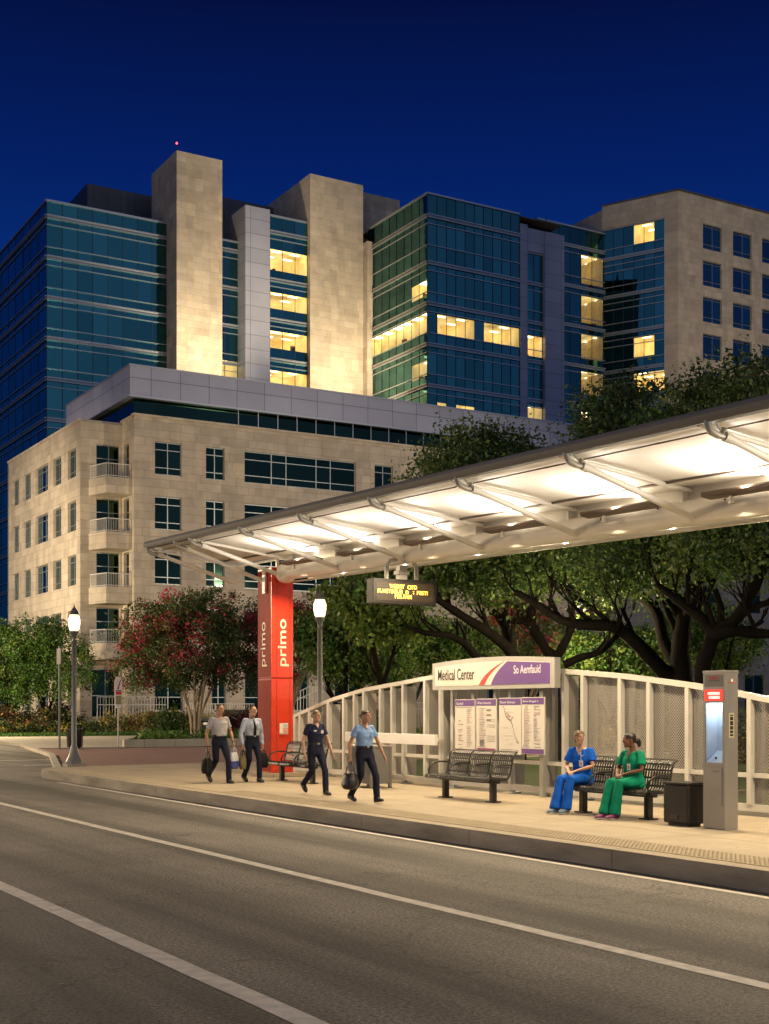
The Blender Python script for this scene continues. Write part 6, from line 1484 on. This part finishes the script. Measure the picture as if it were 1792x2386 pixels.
# ---- two seated
def sitter(k, kx=0.0, twist=0.0, lean=.05):
    c, s_ = math.cos(twist), math.sin(twist); sw = .160*k
    J = {'hipL': (.092, -.02, .535), 'hipR': (-.092, -.02, .535), 'shL': (sw*c, sw*s_-lean, 1.005*k), 'shR': (-sw*c, -sw*s_-lean, 1.005*k), 'head': (0, -.06-lean, 1.215*k),
         'knL': (.105+kx, -.47, .545), 'knR': (-.085+kx, -.47, .545), 'anL': (.10+kx*1.3, -.56, .090), 'anR': (-.075+kx*1.3, -.61, .090),
         'elL': (.25, -.10, .755*k), 'elR': (-.25, -.12, .755*k), 'wrL': (.065, -.31, .675), 'wrR': (-.055, -.33, .672)}
    return J
GS = 'people sitting on the bench'
n1 = person('fair-haired woman in blue scrubs sitting on the bench', (13.80, 17.12, PZ), R(-74), sitter(1.0, -.03, R(16)), dict(scale=.96, fem=True, skin=S_light, hair=M_hair_bl, shirt=C_scrubb, pants=C_scrubb, shoe=M_shoeb, sole=M_sole, waist=.26, shirt_low=-.14, loose=1.0, hem=.015, sleeve=.72, band=C_white, vlow=.86, ftL=(.0,-1,0), ftR=(-.1,-1,0), hdL=(-.75,-.5,-.3), hdR=(.75,-.5,-.3), hnL=(-.2,.2,-1), hnR=(.2,.2,-1), htL=(-.3,.6,.6), htR=(.3,.6,.6), curlL=.3, curlR=.3, yaw=R(60), pitch=R(4), hairextra=[(0,.105,-.05,.035,.035,.06)], lanyard=.05, lany=C_white, badges=[(.84,.06,.03,.02,C_white)]), GS)
n2 = person('dark-haired woman in green scrubs sitting on the bench', (13.80, 15.86, PZ), R(-86), sitter(.985, .03, R(4)), dict(scale=.96, fem=True, skin=S_dark, hair=M_hair_dk, shirt=C_scrubg, pants=C_scrubg, shoe=M_shoep, sole=M_sole, waist=.26, shirt_low=-.14, loose=1.0, hem=.015, sleeve=.72, vlow=.86, ftL=(0,-1,0), ftR=(0,-1,0), hdL=(-.75,-.5,-.3), hdR=(.75,-.5,-.3), hnL=(-.2,.2,-1), hnR=(.2,.2,-1), htL=(-.3,.6,.6), htR=(.3,.6,.6), curlL=.3, curlR=.3, yaw=R(-30), pitch=R(3), hairextra=[(0,.125,-.02,.045,.05,.045), (0,.15,-.065,.035,.04,.06)], lanyard=.04), GS)

# ================================================================== bags carried by the walkers
def at(loc, rz, v): return V(loc) + Matrix.Rotation(rz, 3, 'Z') @ V(v)
M_bagw = mat('bag_white_plastic', (.62,.63,.68), .45, var=.15, vscale=9); M_bagb = mat('bag_blue', (.06,.07,.30), .5, var=.15, vscale=9); M_olive = mat('bag_olive', (.16,.14,.05), .6, var=.2, vscale=9)
def bag(name, label, hand_p, w, d, h, drop, m, mats_extra=None, ang=0.0, round_=2.6, sag=.12, stripe=None):
    t = thing(name, label, 'bag', (hand_p[0], hand_p[1], hand_p[2]-drop-h), ang, 'bags carried by the walkers'); mb = MB(); rr = []
    for q, k in ((0,.80), (.04,.92), (.25,1.0+sag), (.55,1.0+sag*.5), (.85,.86), (.97,.66), (1.0,.5)): rr.append(ring(V((0,0,h*q)), V((1,0,0)), V((0,1,0)), w*.5*k, d*.5*k, d*.5*k, 20, round_))
    mb.loft(rr); tmp = remesh(mb, .012, 3); wrinkle(tmp, .008, 9, 9, 2.2); link(tmp, 'body', m, t)
    hn = MB()
    for sy_ in (-1, 1): hn.tube([(-w*.26, sy_*d*.28, h*.86), (-w*.2, sy_*d*.22, h+drop*.45), (-w*.06, sy_*d*.06, h+drop*.95), (w*.06, sy_*d*.06, h+drop*.95), (w*.2, sy_*d*.22, h+drop*.45), (w*.26, sy_*d*.28, h*.86)], .011, 8, up=(0,1,0))
    hn.build('handle', M_leather if m is not M_bagw else m, t, world=False, smooth=True)
    if stripe:
        s_ = MB(); rr = []
        for q, k in stripe[1]: rr.append(ring(V((0,0,h*q)), V((1,0,0)), V((0,1,0)), w*.5*k+.008, d*.5*k+.008, d*.5*k+.008, 20, round_))
        s_.loft(rr); s_.build('colour_panel', stripe[0], t, world=False, smooth=True)
    z_ = MB(); z_.tube([(-w*.33,0,h*.985), (0,0,h*1.0), (w*.33,0,h*.985)], .008, 6); z_.build('zip', M_ink, t, world=False)
    return t
g4 = at(W4, R(4), (-.285, .03, .70)); bag('duffel_bag', 'glossy black duffel bag carried by the woman in the light blue shirt', g4, .54, .28, .30, .16, M_leather, ang=R(62))
g1 = at(W1, R(6), (-.275, .06, .73)); bag('cabin_bag', 'black bag with an upright pull rod carried by the leftmost man', g1, .40, .24, .36, .16, C_black, ang=R(70))
rod = MB(); c_ = at(W1, R(6), (-.44, .16, .0)); 
g1b = at(W1, R(6), (.27, -.18, .80)); bag('shopping_bag', 'white and blue carrier bag between the two walking men', g1b, .30, .16, .38, .10, M_bagw, ang=R(40), stripe=(M_bagb, ((-.0,.86), (.25,1.13), (.45,1.1))))
g2 = at(W2, R(4), (-.29, -.09, .74)); bag('satchel', 'small olive bag in the right hand of the man with the tie', g2, .16, .12, .34, .10, M_olive, ang=R(20))
g2b = at(W2, R(4), (.285, .01, .73)); bag('lunch_bag', 'rounded black bag in the left hand of the man with the tie', g2b, .22, .20, .34, .07, C_black, ang=R(20), round_=3.2)
bagp = [o for o in bpy.data.objects if o.name.startswith('cabin_bag')][0]
rm = MB(); rm.tube([(-.21,.0,.05), (-.21,.0,.62)], .011, 8); rm.tube([(-.21,-.06,.62), (-.21,.06,.62)], .014, 8); rm.build('pull_rod', M_ink, bagp, world=False, smooth=True)

bpy.data.scenes.remove(TMP)
